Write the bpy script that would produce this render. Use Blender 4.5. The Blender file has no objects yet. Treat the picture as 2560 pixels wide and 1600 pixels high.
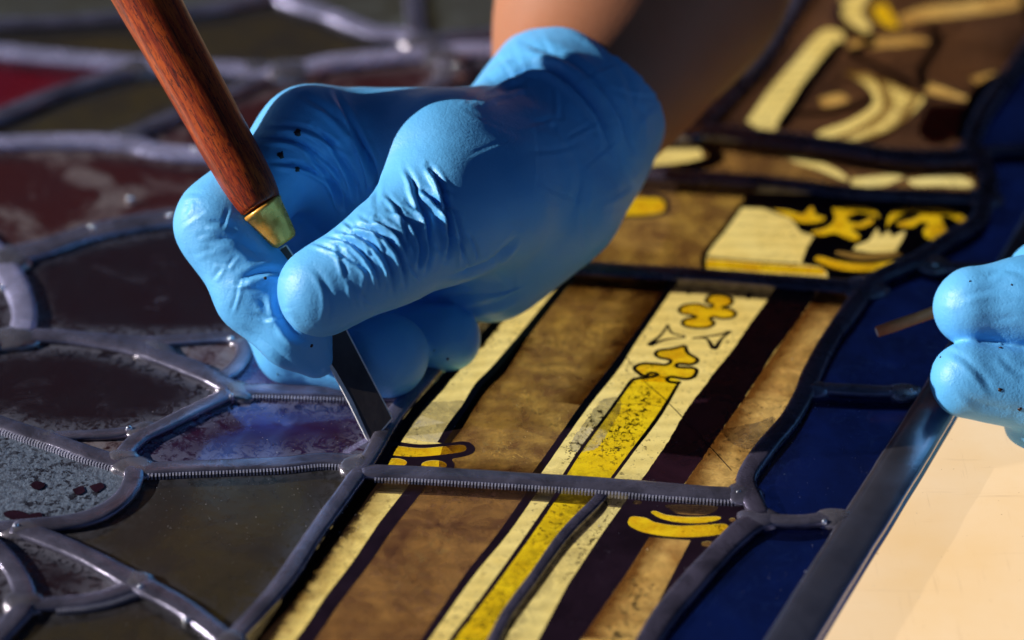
import bpy, bmesh, math, random
import numpy as np
from mathutils import Vector, noise as mnoise

random.seed(7)
rng = np.random.default_rng(7)
S = 0.001                       # lengths below are in millimetres, most positions are traced as image pixels
scene = bpy.context.scene
COL = scene.collection

# ------------------------------------------------------------------ camera
TH = math.radians(35.6)
FPX = 7111.0
DIST = 790.0
sn, cs = math.sin(TH), math.cos(TH)
CR = np.array([1.0, 0, 0]); CU = np.array([0, sn, cs]); CV = np.array([0, cs, -sn])
CAM = -CV * DIST
cam_data = bpy.data.cameras.new("camera")
cam = bpy.data.objects.new("camera", cam_data); COL.objects.link(cam)
cam.location = Vector(CAM * S)
cam.rotation_euler = (math.pi / 2 - TH, 0, 0)
cam_data.lens = 100.0; cam_data.sensor_width = 36.0
cam_data.clip_start = 0.02; cam_data.clip_end = 50
scene.camera = cam


def G(px, py, z=0.0):
    """point of the horizontal plane z (mm) seen by the camera at that image pixel"""
    d = CV + (px - 1280) / FPX * CR + (800 - py) / FPX * CU
    t = (z - CAM[2]) / d[2]
    return CAM + t * d


D0 = float(np.dot(G(925, 1110) - CAM, CV))


def P(px, py, dep):
    d = CV + (px - 1280) / FPX * CR + (800 - py) / FPX * CU
    return CAM + (D0 + dep) * d


def proj(V):
    r = V - CAM
    w = r @ CV
    return np.stack([1280 + FPX * (r @ CR) / w, 800 - FPX * (r @ CU) / w, w - D0], axis=-1)


cam_data.dof.use_dof = True
cam_data.dof.focus_distance = (D0 - 8) * S
cam_data.dof.aperture_fstop = 5.2

# ------------------------------------------------------------------ light
sdir = np.array([-0.92, 0.06, 0.35]); sdir /= np.linalg.norm(sdir)
world = bpy.data.worlds.new("World"); scene.world = world
world.use_nodes = True
wn = world.node_tree
sky = wn.nodes.new("ShaderNodeTexSky"); sky.sky_type = 'NISHITA'; sky.sun_disc = False
sky.air_density = 0.12; sky.dust_density = 0.02; sky.ozone_density = 2.0
sky.sun_elevation = math.asin(sdir[2]); sky.sun_rotation = math.atan2(sdir[0], sdir[1])
bg = wn.nodes["Background"]; bg.inputs[1].default_value = 0.085
wn.links.new(sky.outputs[0], bg.inputs[0])
sd = bpy.data.lights.new("sun", 'SUN'); sd.energy = 5.0; sd.angle = math.radians(0.5); sd.color = (1, 0.95, 0.88)
sun = bpy.data.objects.new("sun", sd); COL.objects.link(sun)
sun.rotation_euler = Vector(sdir).to_track_quat('Z', 'Y').to_euler()
scene.view_settings.view_transform = 'Standard'
scene.view_settings.look = 'None'
scene.view_settings.exposure = 0.3


# ------------------------------------------------------------------ materials
class M:
    def __init__(s, name):
        s.m = bpy.data.materials.new(name); s.m.use_nodes = True
        s.t = s.m.node_tree; s.t.nodes.clear()
        s.out = s.n("ShaderNodeOutputMaterial")
        s.geo = None

    def n(s, ty, **kw):
        nd = s.t.nodes.new(ty)
        for k, v in kw.items():
            if k.startswith("i_"):
                nd.inputs[int(k[2:]) if k[2:].isdigit() else k[2:].replace("_", " ")].default_value = v
            else: setattr(nd, k, v)
        return nd

    def l(s, a, b):
        s.t.links.new(a, b)

    def pos(s, scale=(1, 1, 1), rot=(0, 0, 0), obj=False):
        tc = s.n("ShaderNodeTexCoord")
        mp = s.n("ShaderNodeMapping"); mp.inputs['Scale'].default_value = scale
        mp.inputs['Rotation'].default_value = rot
        s.l(tc.outputs['Object'], mp.inputs[0]); return mp.outputs[0]

    def noise(s, vec, sc, det=4, rough=0.55, dist=0.0):
        nd = s.n("ShaderNodeTexNoise"); nd.inputs['Scale'].default_value = sc
        nd.inputs['Detail'].default_value = det; nd.inputs['Roughness'].default_value = rough
        nd.inputs['Distortion'].default_value = dist
        s.l(vec, nd.inputs['Vector']); return nd.outputs['Fac']

    def ramp(s, fac, stops, interp='LINEAR'):
        r = s.n("ShaderNodeValToRGB"); r.color_ramp.interpolation = interp
        e = r.color_ramp.elements
        while len(e) < len(stops): e.new(0.5)
        for i, (p, c) in enumerate(stops):
            e[i].position = p
            e[i].color = (c, c, c, 1) if isinstance(c, (int, float)) else (*c, 1)
        s.l(fac, r.inputs[0]); return r.outputs[0]

    def mix(s, fac, a, b, mode='MIX'):
        x = s.n("ShaderNodeMix"); x.data_type = 'RGBA'; x.blend_type = mode
        for sock, v in ((x.inputs[0], fac), (x.inputs[6], a), (x.inputs[7], b)):
            if isinstance(v, (int, float)): sock.default_value = v
            elif isinstance(v, tuple): sock.default_value = (*v, 1)
            else: s.l(v, sock)
        return x.outputs[2]

    def math(s, op, a, b=0.0):
        x = s.n("ShaderNodeMath"); x.operation = op; x.use_clamp = op in ('MULTIPLY', 'ADD', 'SUBTRACT')
        for sock, v in ((x.inputs[0], a), (x.inputs[1], b)):
            if isinstance(v, (int, float)): sock.default_value = v
            else: s.l(v, sock)
        return x.outputs[0]

    def bump(s, h, strength, dist):
        b = s.n("ShaderNodeBump"); b.inputs['Strength'].default_value = strength
        b.inputs['Distance'].default_value = dist; s.l(h, b.inputs['Height']); return b.outputs[0]

    def principled(s, **kw):
        p = s.n("ShaderNodeBsdfPrincipled")
        for k, v in kw.items():
            sock = p.inputs[k.replace("_", " ")]
            if isinstance(v, (int, float)): sock.default_value = v
            elif isinstance(v, tuple): sock.default_value = (*v, 1) if len(v) == 3 and sock.type == 'RGBA' else v
            else: s.l(v, sock)
        return p

    def done(s, shader):
        s.l(shader, s.out.inputs[0]); return s.m


def glassy(name, tcol, tcol2=None, nscale=120, tmask=(0.4, 0.65), opaque=0.0, dcol=(0.03, 0.025, 0.03), rough=0.12,
           grime=0.0, grime_col=(0.05, 0.04, 0.03), gscale=500, gth=(0.55, 0.62), edge=0.0, edge_col=(0.12, 0.13, 0.17),
           bump=0.15, bscale=250, spec_blend=0.5, patina=None, streak=None, gpatch=0.55, ior=1.5, refl=(1, 1, 1), hair=None):
    """stained glass: coloured light passes through, grime and paint lie on it, the surface reflects"""
    m = M(name)
    v = m.pos()
    n1 = m.noise(v, nscale, 8, 0.68, 0.4)
    if tcol2 is not None:
        f = m.ramp(n1, [(tmask[0], 0.0), (tmask[1], 1.0)])
        tc = m.mix(f, tcol, tcol2)
    else:
        f = m.ramp(n1, [(0.3, 0.86), (0.7, 1.0)])
        tc = m.mix(1.0, tcol, f, 'MULTIPLY')
    if streak:                                   # seedy waviness in old glass
        w = m.n("ShaderNodeTexWave"); w.inputs['Scale'].default_value = streak[0]
        w.inputs['Distortion'].default_value = 3.0; w.inputs['Detail'].default_value = 3
        w.bands_direction = 'Y'
        m.l(v, w.inputs[0])
        tc = m.mix(1.0, tc, m.ramp(w.outputs['Fac'], [(0.0, streak[1]), (1.0, 1.0)]), 'MULTIPLY')
    if hair:                                     # fine scratches where the wash has been rubbed away
        hn = m.noise(v, hair[0], 3, 0.6, 1.2)
        hs = m.n("ShaderNodeMath"); hs.operation = 'SUBTRACT'; hs.inputs[1].default_value = 0.5; m.l(hn, hs.inputs[0])
        ha = m.math('ABSOLUTE', hs.outputs[0])
        hf = m.math('MULTIPLY', m.ramp(ha, [(hair[1] * 0.4, 1.0), (hair[1], 0.0)]), m.ramp(m.noise(v, 55, 4, 0.6), [(0.45, 0.0), (0.62, 1.0)]))
        tc = m.mix(m.math('MULTIPLY', hf, hair[3]), tc, hair[2])
    tr = m.n("ShaderNodeBsdfTransparent"); m.l(tc, tr.inputs[0])
    nb = m.noise(v, bscale, 5, 0.6)
    bmp = m.bump(nb, bump, 0.001)
    df = m.n("ShaderNodeBsdfDiffuse")
    dc = m.mix(m.ramp(n1, [(0.35, 0.0), (0.7, 1.0)]), dcol, tuple(min(1, c * 2.2) for c in dcol))
    m.l(bmp, df.inputs['Normal'])
    fac = None
    # how much of the surface is opaque
    fac = m.math('ADD', opaque, 0.0)
    if patina:                                   # broad whitish bloom: (scale, lo, hi, colour, amount)
        np_ = m.noise(v, patina[0], 10, 0.72, 0.8)
        pf = m.math('MULTIPLY', m.ramp(np_, [(patina[1], 0.0), (patina[2], 1.0)]), patina[4])
        nf = m.noise(v, 900, 6, 0.7)
        pf = m.math('MULTIPLY', pf, m.ramp(nf, [(0.35, 0.35), (0.6, 1.0)]))
        dc = m.mix(pf, dc, patina[3]); fac = m.math('ADD', fac, pf)
    if edge > 0:                                 # putty and dirt gathered along the lead
        at = m.n("ShaderNodeAttribute"); at.attribute_name = "edge"
        en = m.noise(v, 260, 9, 0.78, 1.2)
        ef = m.math('MULTIPLY', at.outputs['Fac'], m.ramp(en, [(0.43, 0.0), (0.53, 1.0)]))
        ef = m.math('MULTIPLY', ef, edge)
        dc = m.mix(ef, dc, edge_col); fac = m.math('ADD', fac, ef)
    if grime > 0:
        gn = m.noise(v, gscale, 6, 0.7)
        gp = m.noise(v, 45, 3, 0.5)
        gf = m.math('MULTIPLY', m.ramp(gn, [(gth[0], 0.0), (gth[1], 1.0)]), m.ramp(gp, [(gpatch - 0.12, 0.0), (gpatch + 0.05, 1.0)]))
        gf = m.math('MULTIPLY', gf, grime)
        dc = m.mix(gf, dc, grime_col); fac = m.math('ADD', fac, gf)
    m.l(dc, df.inputs[0])
    mx = m.n("ShaderNodeMixShader"); m.l(fac, mx.inputs[0]); m.l(tr.outputs[0], mx.inputs[1]); m.l(df.outputs[0], mx.inputs[2])
    gl = m.n("ShaderNodeBsdfGlossy"); gl.inputs['Roughness'].default_value = rough; gl.inputs[0].default_value = (*refl, 1)
    m.l(bmp, gl.inputs['Normal'])
    fr = m.n("ShaderNodeFresnel"); fr.inputs[0].default_value = ior
    m2 = m.n("ShaderNodeMixShader"); m.l(m.math('MULTIPLY', fr.outputs[0], spec_blend), m2.inputs[0])
    m.l(mx.outputs[0], m2.inputs[1]); m.l(gl.outputs[0], m2.inputs[2])
    return m.done(m2.outputs[0])


def clear_mat():
    m = M("glass_underside")
    tr = m.n("ShaderNodeBsdfTransparent"); tr.inputs[0].default_value = (0.97, 0.97, 0.97, 1)
    return m.done(tr.outputs[0])


def lead_mat(name, col=(0.30, 0.285, 0.36), rough=0.36, dark=0.45, bs=1.0, metal=0.86):
    m = M(name); v = m.pos()
    n1 = m.noise(v, 90, 8, 0.65, 0.5); n2 = m.noise(v, 1400, 5, 0.6)
    c = m.mix(m.ramp(n1, [(0.35, 0.0), (0.62, 1.0)]), tuple(x * dark for x in col), col)
    r = m.math('ADD', m.math('MULTIPLY', n1, 0.25), rough - 0.12)
    h = m.math('ADD', m.math('MULTIPLY', n1, 0.8), m.math('MULTIPLY', n2, 0.12))
    p = m.principled(Base_Color=c, Metallic=metal, Roughness=r, Normal=m.bump(h, 0.35 * bs, 0.0012))
    return m.done(p.outputs[0])


def glove_mat():
    m = M("nitrile_blue"); v = m.pos()
    n1 = m.noise(v, 40, 4, 0.5); n2 = m.noise(v, 1500, 4, 0.6); n3 = m.noise(v, 420, 4, 0.55)
    c = m.mix(m.ramp(n1, [(0.3, 0.0), (0.7, 1.0)]), (0.105, 0.43, 0.84), (0.13, 0.47, 0.88))
    h = m.math('ADD', m.math('MULTIPLY', n2, 0.45), m.math('MULTIPLY', n3, 0.5))
    r1 = m.noise(m.pos(scale=(1, 0.55, 1.3), rot=(0.5, 0.2, 0.7)), 95, 3, 0.5, 0.9)
    cr = m.math('ABSOLUTE', m.n("ShaderNodeMath", operation='SUBTRACT', i_1=0.5).outputs[0])
    sub = [n for n in m.t.nodes if n.type == 'MATH' and n.operation == 'SUBTRACT'][-1]; m.l(r1, sub.inputs[0])
    crease = m.ramp(cr, [(0.0, 0.0), (0.035, 1.0)])
    b1 = m.n("ShaderNodeBump"); b1.inputs['Strength'].default_value = 0.05; b1.inputs['Distance'].default_value = 0.0006; m.l(crease, b1.inputs['Height'])
    b2 = m.n("ShaderNodeBump"); b2.inputs['Strength'].default_value = 0.42; b2.inputs['Distance'].default_value = 0.0006
    m.l(h, b2.inputs['Height']); m.l(b1.outputs[0], b2.inputs['Normal'])
    p = m.principled(Base_Color=c, Roughness=0.45, Specular_IOR_Level=0.42, Normal=b2.outputs[0])
    return m.done(p.outputs[0])


def skin_mat():
    m = M("skin"); v = m.pos()
    n1 = m.noise(v, 60, 5, 0.6); n2 = m.noise(v, 900, 4, 0.6)
    c = m.mix(n1, (0.34, 0.13, 0.062), (0.42, 0.175, 0.095))
    p = m.principled(Base_Color=c, Roughness=0.5, Specular_IOR_Level=0.3, Subsurface_Weight=0.12,
                     Subsurface_Radius=(0.006, 0.002, 0.001), Normal=m.bump(n2, 0.2, 0.0005))
    return m.done(p.outputs[0])


def wood_mat():
    m = M("varnished_redwood"); v = m.pos(scale=(1, 1, 0.09))
    v2 = m.pos(scale=(1, 1, 0.045)); v3 = m.pos(scale=(1, 1, 0.35))
    n1 = m.noise(v, 800, 8, 0.65, 0.6); n2 = m.noise(v2, 2200, 4, 0.6, 0.3); n3 = m.noise(v3, 1800, 6, 0.7, 0.8)
    c = m.ramp(n1, [(0.30, (0.08, 0.008, 0.003)), (0.46, (0.26, 0.030, 0.005)), (0.6, (0.44, 0.075, 0.008)), (0.75, (0.30, 0.036, 0.005))])
    c = m.mix(m.ramp(n2, [(0.55, 0.0), (0.63, 0.85)]), c, (0.045, 0.010, 0.006))
    c = m.mix(m.ramp(n3, [(0.54, 0.0), (0.62, 0.85)]), c, (0.04, 0.008, 0.006))
    p = m.principled(Base_Color=c, Roughness=0.42, Specular_IOR_Level=0.25, Coat_Weight=0.12, Coat_Roughness=0.2,
                     Normal=m.bump(m.math('SUBTRACT', 1.0, m.math('MULTIPLY', n2, 0.8)), 0.25, 0.0004))
    return m.done(p.outputs[0])


def metal_mat(name, col, rough, bs=0.1, sc=(1, 1, 1), nsc=600, metal=1.0):
    m = M(name); v = m.pos(scale=sc)
    n = m.noise(v, nsc, 6, 0.6)
    c = m.mix(m.ramp(m.noise(v, 150, 5), [(0.4, 0.0), (0.7, 1.0)]), col, tuple(x * 0.7 for x in col))
    r = m.math('ADD', m.math('MULTIPLY', n, 0.2), rough - 0.1)
    p = m.principled(Base_Color=c, Metallic=metal, Roughness=r, Normal=m.bump(n, bs, 0.0005))
    return m.done(p.outputs[0])


def table_mat():
    m = M("lit_acrylic_sheet"); v = m.pos()
    n1 = m.noise(v, 9, 6, 0.6, 0.3); n2 = m.noise(m.pos(scale=(1, 0.06, 1), rot=(0, 0, 0.5)), 500, 5, 0.7)
    n3 = m.noise(m.pos(scale=(0.05, 1, 1), rot=(0, 0, 0.25)), 600, 4, 0.7)
    n4 = m.noise(v, 700, 3, 0.5)
    sc = m.math('ADD', m.ramp(n2, [(0.62, 0.0), (0.72, 0.30)]), m.ramp(n3, [(0.64, 0.0), (0.74, 0.22)]))
    sc = m.math('ADD', sc, m.ramp(n4, [(0.735, 0.0), (0.75, 0.85)]))
    c = m.mix(m.ramp(n1, [(0.35, 0.0), (0.7, 1.0)]), (0.80, 0.53, 0.26), (0.86, 0.66, 0.45))
    c = m.mix(sc, c, (0.35, 0.22, 0.12))
    p = m.principled(Base_Color=m.mix(1.0, c, (0.16, 0.16, 0.16), 'MULTIPLY'), Roughness=0.38, Specular_IOR_Level=0.3,
                     Emission_Color=c, Emission_Strength=0.86, Normal=m.bump(n2, 0.05, 0.0005))
    return m.done(p.outputs[0])


def flat(name, col, rough=0.5, spec=0.4):
    m = M(name); v = m.pos(); n = m.noise(v, 300, 5)
    c = m.mix(n, tuple(x * 0.7 for x in col), tuple(min(1, x * 1.3) for x in col))
    return m.done(m.principled(Base_Color=c, Roughness=rough, Specular_IOR_Level=spec, Normal=m.bump(n, 0.2, 0.0005)).outputs[0])


CLEAR = clear_mat()
LEAD = lead_mat("lead", (0.29, 0.27, 0.375), 0.23, metal=0.72)
LEAD_B = lead_mat("lead_sky_sheen", (0.55, 0.53, 0.80), 0.26, 0.6, metal=0.5)  # paler copy of the lead: sky sheen put into the colour
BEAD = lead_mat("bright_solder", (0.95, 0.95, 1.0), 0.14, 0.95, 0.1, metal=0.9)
RIB = lead_mat("milled_lead_lit", (0.42, 0.42, 0.55), 0.4, 0.7, metal=0.3)  # brighter than the came lead: light on the ribs put into the colour
LEAD_D = lead_mat("lead_dark_reflection", (0.17, 0.15, 0.23), 0.27, metal=0.65)  # darker copy of the lead: dark reflections at right put into the colour
SOLDER = lead_mat("solder", (0.36, 0.33, 0.38), 0.25, 0.6, 1.2, metal=0.75)
GLOVE = glove_mat(); SKIN = skin_mat(); WOOD = wood_mat()
BRASS = metal_mat("brass", (0.90, 0.44, 0.07), 0.28, 0.3, metal=0.35)
STEEL = metal_mat("blade_steel", (0.16, 0.13, 0.12), 0.36, 0.12, (1, 1, 0.1))
STEEL_B = flat("glint_edge_steel", (0.82, 0.80, 0.78), 0.25, 0.9)  # near-white: sun glint on the blade edge put into the colour
TABLE = table_mat()


# ------------------------------------------------------------------ object helpers
def link_mesh(name, verts, faces, mats, parent=None, smooth=True, midx=None, attr=None, label=None):
    me = bpy.data.meshes.new(name)
    verts = np.asarray(verts, dtype=np.float64) * S
    me.from_pydata(verts.tolist(), [], faces if isinstance(faces, list) else faces.tolist())
    for mt in (mats if isinstance(mats, list) else [mats]): me.materials.append(mt)
    if smooth: me.polygons.foreach_set("use_smooth", [True] * len(me.polygons))
    if midx is not None: me.polygons.foreach_set("material_index", midx)
    if attr is not None:
        for k, a in attr.items():
            at = me.attributes.new(k, 'FLOAT', 'POINT'); at.data.foreach_set("value", a)
    me.update()
    o = bpy.data.objects.new(name, me); COL.objects.link(o)
    if parent: o.parent = parent
    if label: o["label"] = label
    return o


def empty(name, label, cat, loc=(0, 0, 0)):
    o = bpy.data.objects.new(name, None); COL.objects.link(o)
    o.empty_display_size = 0.02
    o["label"] = label; o["category"] = cat
    return o


def resample(pts, step):
    pts = np.asarray(pts, float)
    # catmull-rom through the points, then even steps
    out = []
    n = len(pts)
    for i in range(n - 1):
        p0 = pts[max(i - 1, 0)]; p1 = pts[i]; p2 = pts[i + 1]; p3 = pts[min(i + 2, n - 1)]
        for t in np.linspace(0, 1, 12, endpoint=False):
            out.append(0.5 * ((2 * p1) + (-p0 + p2) * t + (2 * p0 - 5 * p1 + 4 * p2 - p3) * t * t + (-p0 + 3 * p1 - 3 * p2 + p3) * t ** 3))
    out.append(pts[-1]); out = np.array(out)
    d = np.r_[0, np.cumsum(np.linalg.norm(np.diff(out, axis=0), axis=1))]
    m = max(2, int(d[-1] / step) + 1)
    s = np.linspace(0, d[-1], m)
    return np.stack([np.interp(s, d, out[:, k]) for k in range(out.shape[1])], axis=1)


def nz(x, y, sc, seed=0.0):
    return mnoise.noise(Vector((x * sc + seed * 7.13, y * sc - seed * 3.7, seed)))


def Z(ox, oy, pts, k=2.419):
    return [(ox + x / k, oy + y / k) for x, y in pts]


# ------------------------------------------------------------------ table
tv = []
x0, x1, y0, y1, zt, zb = -330, 170, -165, 420, -4.4, -24
tb = bmesh.new()
bmesh.ops.create_cube(tb, size=1)
for v in tb.verts:
    v.co = Vector((x0 if v.co.x < 0 else x1, y0 if v.co.y < 0 else y1, zb if v.co.z < 0 else zt)) * S
bmesh.ops.bevel(tb, geom=tb.edges[:], offset=0.003, segments=2, affect='EDGES')
me = bpy.data.meshes.new("light_table"); tb.to_mesh(me); tb.free(); me.materials.append(TABLE)
table = bpy.data.objects.new("light_table", me); COL.objects.link(table)
table["kind"] = "structure"
bb = bmesh.new(); bmesh.ops.create_cube(bb, size=1)
for v in bb.verts:
    v.co = Vector((-900 if v.co.x < 0 else 900, -700 if v.co.y < 0 else 900, -64 if v.co.z < 0 else -24.2)) * S
bmesh.ops.bevel(bb, geom=bb.edges[:], offset=0.004, segments=2, affect='EDGES')
me = bpy.data.meshes.new("workbench"); bb.to_mesh(me); bb.free(); me.materials.append(flat("bench_grey", (0.06, 0.055, 0.06), 0.6))
bench = bpy.data.objects.new("workbench", me); COL.objects.link(bench)
bench["kind"] = "structure"

# ------------------------------------------------------------------ the panel
panel = empty("stained_glass_panel", "old leaded stained glass panel lying flat on the glowing table under the gloved hands", "stained glass")

CAMES = {}


def came(key, pts, w=6.0, h=2.0, mat=LEAD, seed=None, ribs=None, wob=1.0):
    """H-section lead strip along a path of points"""
    seed = len(CAMES) * 1.7 if seed is None else seed
    c = np.array([G(x, y)[:2] for x, y in pts])
    c = resample(c, 1.6)
    CAMES[key] = c
    t = np.gradient(c, axis=0); t /= np.linalg.norm(t, axis=1)[:, None] + 1e-9
    nrm = np.stack([-t[:, 1], t[:, 0]], axis=1)
    prof = [(-.47, -3.9), (-.47, -3.2), (-.10, -3.1), (-.10, 0.0), (-.5, .22), (-.51, .85), (-.495, 1.35), (-.43, 1.72), (-.27, 1.90), (0, 1.97),
            (.27, 1.90), (.43, 1.72), (.495, 1.35), (.51, .85), (.5, .22), (.10, 0.0), (.10, -3.1), (.47, -3.2), (.47, -3.9)]
    V = []; F = []
    k = len(prof)
    for i, (p, nn) in enumerate(zip(c, nrm)):
        ww = w * 0.81 * (1 + 0.07 * wob * nz(p[0], p[1], 0.06, seed) * 2)
        sh = 0.22 * wob * nz(p[0], p[1], 0.05, seed + 5)
        for a, z in prof:
            zz = z
            if z > 0.1:
                zz = z * (h / 2.2) * (1 + 0.07 * nz(p[0] + a * 9, p[1], 0.12, seed + 2))
            q = p + nn * (a * ww + sh + (0.07 * nz(p[0], p[1], 0.35, seed + 9 + a) if z > 0 else 0))
            V.append((q[0], q[1], zz))
        if i:
            b0 = (i - 1) * k; b1 = i * k
            for j in range(k):
                j2 = (j + 1) % k
                F.append((b0 + j, b0 + j2, b1 + j2, b1 + j))
    F.append(tuple(range(k - 1, -1, -1))); F.append(tuple(range(len(V) - k, len(V))))
    o = link_mesh("lead_came", V, F, mat, panel)
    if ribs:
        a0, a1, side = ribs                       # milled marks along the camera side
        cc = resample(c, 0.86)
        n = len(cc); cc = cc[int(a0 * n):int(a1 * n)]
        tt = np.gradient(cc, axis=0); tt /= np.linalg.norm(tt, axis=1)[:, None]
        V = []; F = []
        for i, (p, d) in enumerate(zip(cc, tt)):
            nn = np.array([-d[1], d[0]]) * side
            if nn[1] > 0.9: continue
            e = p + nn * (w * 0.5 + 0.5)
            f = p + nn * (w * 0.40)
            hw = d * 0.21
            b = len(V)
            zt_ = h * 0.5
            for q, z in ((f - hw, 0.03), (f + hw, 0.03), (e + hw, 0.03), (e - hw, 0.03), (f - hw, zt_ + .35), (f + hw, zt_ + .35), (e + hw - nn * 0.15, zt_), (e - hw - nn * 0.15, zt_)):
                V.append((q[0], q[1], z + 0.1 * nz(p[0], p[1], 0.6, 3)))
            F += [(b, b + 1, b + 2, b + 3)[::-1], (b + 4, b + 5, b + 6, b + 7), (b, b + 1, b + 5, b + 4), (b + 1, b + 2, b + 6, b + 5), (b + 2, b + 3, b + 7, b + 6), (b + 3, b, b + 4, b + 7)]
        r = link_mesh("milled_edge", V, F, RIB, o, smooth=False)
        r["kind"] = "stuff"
    return o


def solder(px, py, rx=4.6, ry=None, z=2.5, rot=0.0, mat=SOLDER):
    ry = ry or rx * 0.8
    c = G(px, py)
    bm = bmesh.new(); bmesh.ops.create_icosphere(bm, subdivisions=3, radius=1)
    sd_ = random.random() * 50
    for v in bm.verts:
        p = v.co
        r = 1 + 0.22 * mnoise.noise(Vector((p.x * 1.5 + sd_, p.y * 1.5, p.z)))
        x = p.x * rx * r; y = p.y * ry * r
        zz = (max(p.z, 0) ** 0.6) * (z * 0.80) if p.z > 0 else p.z * 0.4
        zz += 0.18 * mnoise.noise(Vector((x * .5, y * .5, sd_)))
        v.co = Vector((c[0] + x * math.cos(rot) - y * math.sin(rot), c[1] + x * math.sin(rot) + y * math.cos(rot), zz + 0.05)) * S
    me = bpy.data.meshes.new("solder_joint"); bm.to_mesh(me); bm.free(); me.materials.append(mat)
    me.polygons.foreach_set("use_smooth", [True] * len(me.polygons))
    o = bpy.data.objects.new("solder_joint", me); COL.objects.link(o); o.parent = panel
    return o


def poly_tris(pts):
    from mathutils.geometry import tessellate_polygon
    return [tuple(t) for t in tessellate_polygon([[Vector((p[0], p[1], 0)) for p in pts]])]


def area2(p):
    x, y = p[:, 0], p[:, 1]
    return 0.5 * np.sum(x * np.roll(y, -1) - np.roll(x, -1) * y)


PANES = 0


def pane(pts, mat, label=None, inset=7.0, zoff=0.0):
    """one piece of glass: a slab 3 mm thick with a dirt margin"""
    global PANES
    PANES += 1
    z = zoff + 0.02 * (PANES % 7)
    c = np.array([G(x, y)[:2] for x, y in pts])
    if area2(c) < 0: c = c[::-1]
    d = [c[0]]
    for i in range(len(c)):                        # even edge points
        a, b = c[i], c[(i + 1) % len(c)]
        n = max(1, int(np.linalg.norm(b - a) / 4))
        for k in range(1, n + 1): d.append(a + (b - a) * k / n)
    c = np.array(d[:-1])
    n = len(c)
    # distance field on a grid of interior points for the margin
    bm = bmesh.new()
    lo, hi = c.min(0), c.max(0)
    pts2 = []
    st = 4.0
    A = c; B = np.roll(c, -1, axis=0)
    gx = np.arange(lo[0] + st / 2, hi[0], st); gy = np.arange(lo[1] + st / 2, hi[1], st)
    X, Y = np.meshgrid(gx, gy); Q = np.stack([X.ravel(), Y.ravel()], 1)
    inside = np.zeros(len(Q), bool); dist = np.full(len(Q), 1e9)
    for a, b in zip(A, B):
        ab = b - a
        t = np.clip(((Q - a) @ ab) / max(ab @ ab, 1e-9), 0, 1)
        dist = np.minimum(dist, np.linalg.norm(Q - (a + t[:, None] * ab), axis=1))
        cond = (a[1] > Q[:, 1]) != (b[1] > Q[:, 1])
        with np.errstate(divide='ignore', invalid='ignore'):
            xi = a[0] + (Q[:, 1] - a[1]) / (b[1] - a[1] + 1e-12) * (b[0] - a[0])
        inside ^= cond & (Q[:, 0] < xi)
    keep = inside & (dist > st * 0.45)
    Q = Q[keep]; dq = dist[keep]
    from mathutils.geometry import delaunay_2d_cdt
    allp = [Vector(p) for p in c] + [Vector(p) for p in Q]
    vo, _, fo, ov, _, _ = delaunay_2d_cdt(allp, [], [list(range(n))], 1, 1e-5)
    att = []
    for i, v in enumerate(vo):
        src = ov[i][0] if ov[i] else 0
        dd = 0.0 if src < n else dq[src - n]
        att.append(max(0.0, 1 - max(0, dd - 2) / inset))
    m = len(vo)
    V = [(v.x, v.y, z + 0.12 * nz(v.x, v.y, 0.05, PANES)) for v in vo]
    F = [tuple(f) for f in fo]
    mi = [0] * len(F)
    b = len(V)
    V += [(p[0], p[1], -3.0 + 0.02 * (PANES % 7)) for p in c]
    V += [(p[0], p[1], z) for p in c]
    F.append(tuple(range(b + n - 1, b - 1, -1))); mi.append(1)
    for i in range(n):
        F.append((b + i, b + (i + 1) % n, b + n + (i + 1) % n, b + n + i)); mi.append(1)
    att += [1.0] * (2 * n)
    o = link_mesh("glass_pane", V, F, [mat, CLEAR], panel, smooth=False, midx=mi, attr={"edge": att}, label=label)
    return o


LAY = 0


def fine(x, y, seed):
    return nz(x, y, 0.07, seed) * 0.35 + nz(x, y, 0.3, seed + 3) * 0.18 + nz(x, y, 1.1, seed + 8) * 0.16


def outline(pts, jit, spline, seed):
    c = np.array([G(x, y)[:2] for x, y in pts])
    if spline: c = resample(np.vstack([c, c[:1]]), 0.6)[:-1]
    else:
        d = []
        for i in range(len(c)):
            a, b = c[i], c[(i + 1) % len(c)]
            n = max(1, int(np.linalg.norm(b - a) / 0.9))
            for k in range(n): d.append(a + (b - a) * k / n)
        c = np.array(d)
    if jit:
        c = np.array([(p[0] + jit * fine(p[0], p[1], seed), p[1] + jit * fine(p[0], p[1], seed + 40)) for p in c])
    return c if area2(c) > 0 else c[::-1]


def sheet(name, pts, mat, parent, z=None, jit=0.0, spline=False, holes=(), label=None):
    """vitreous paint or stain: a skin fired onto the glass; holes are where the glass was left bare"""
    global LAY
    from mathutils.geometry import delaunay_2d_cdt
    LAY += 1
    z = (0.22 if z is None else z) + (LAY % 11) * 0.004
    loops = [outline(pts, jit, spline, LAY)] + [outline(h, 0.12, hs, LAY + 7)[::-1] for h, hs in holes]
    if not holes:
        V = [(p[0], p[1], z) for p in loops[0]]
        return link_mesh(name, V, poly_tris(V), mat, parent, smooth=False, label=label)
    from mathutils.geometry import tessellate_polygon
    V = [(p[0], p[1], z) for l in loops for p in l]
    F = tessellate_polygon([[Vector((p[0], p[1], 0)) for p in l] for l in loops])
    return link_mesh(name, V, [tuple(f) for f in F], mat, parent, smooth=False, label=label)


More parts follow.
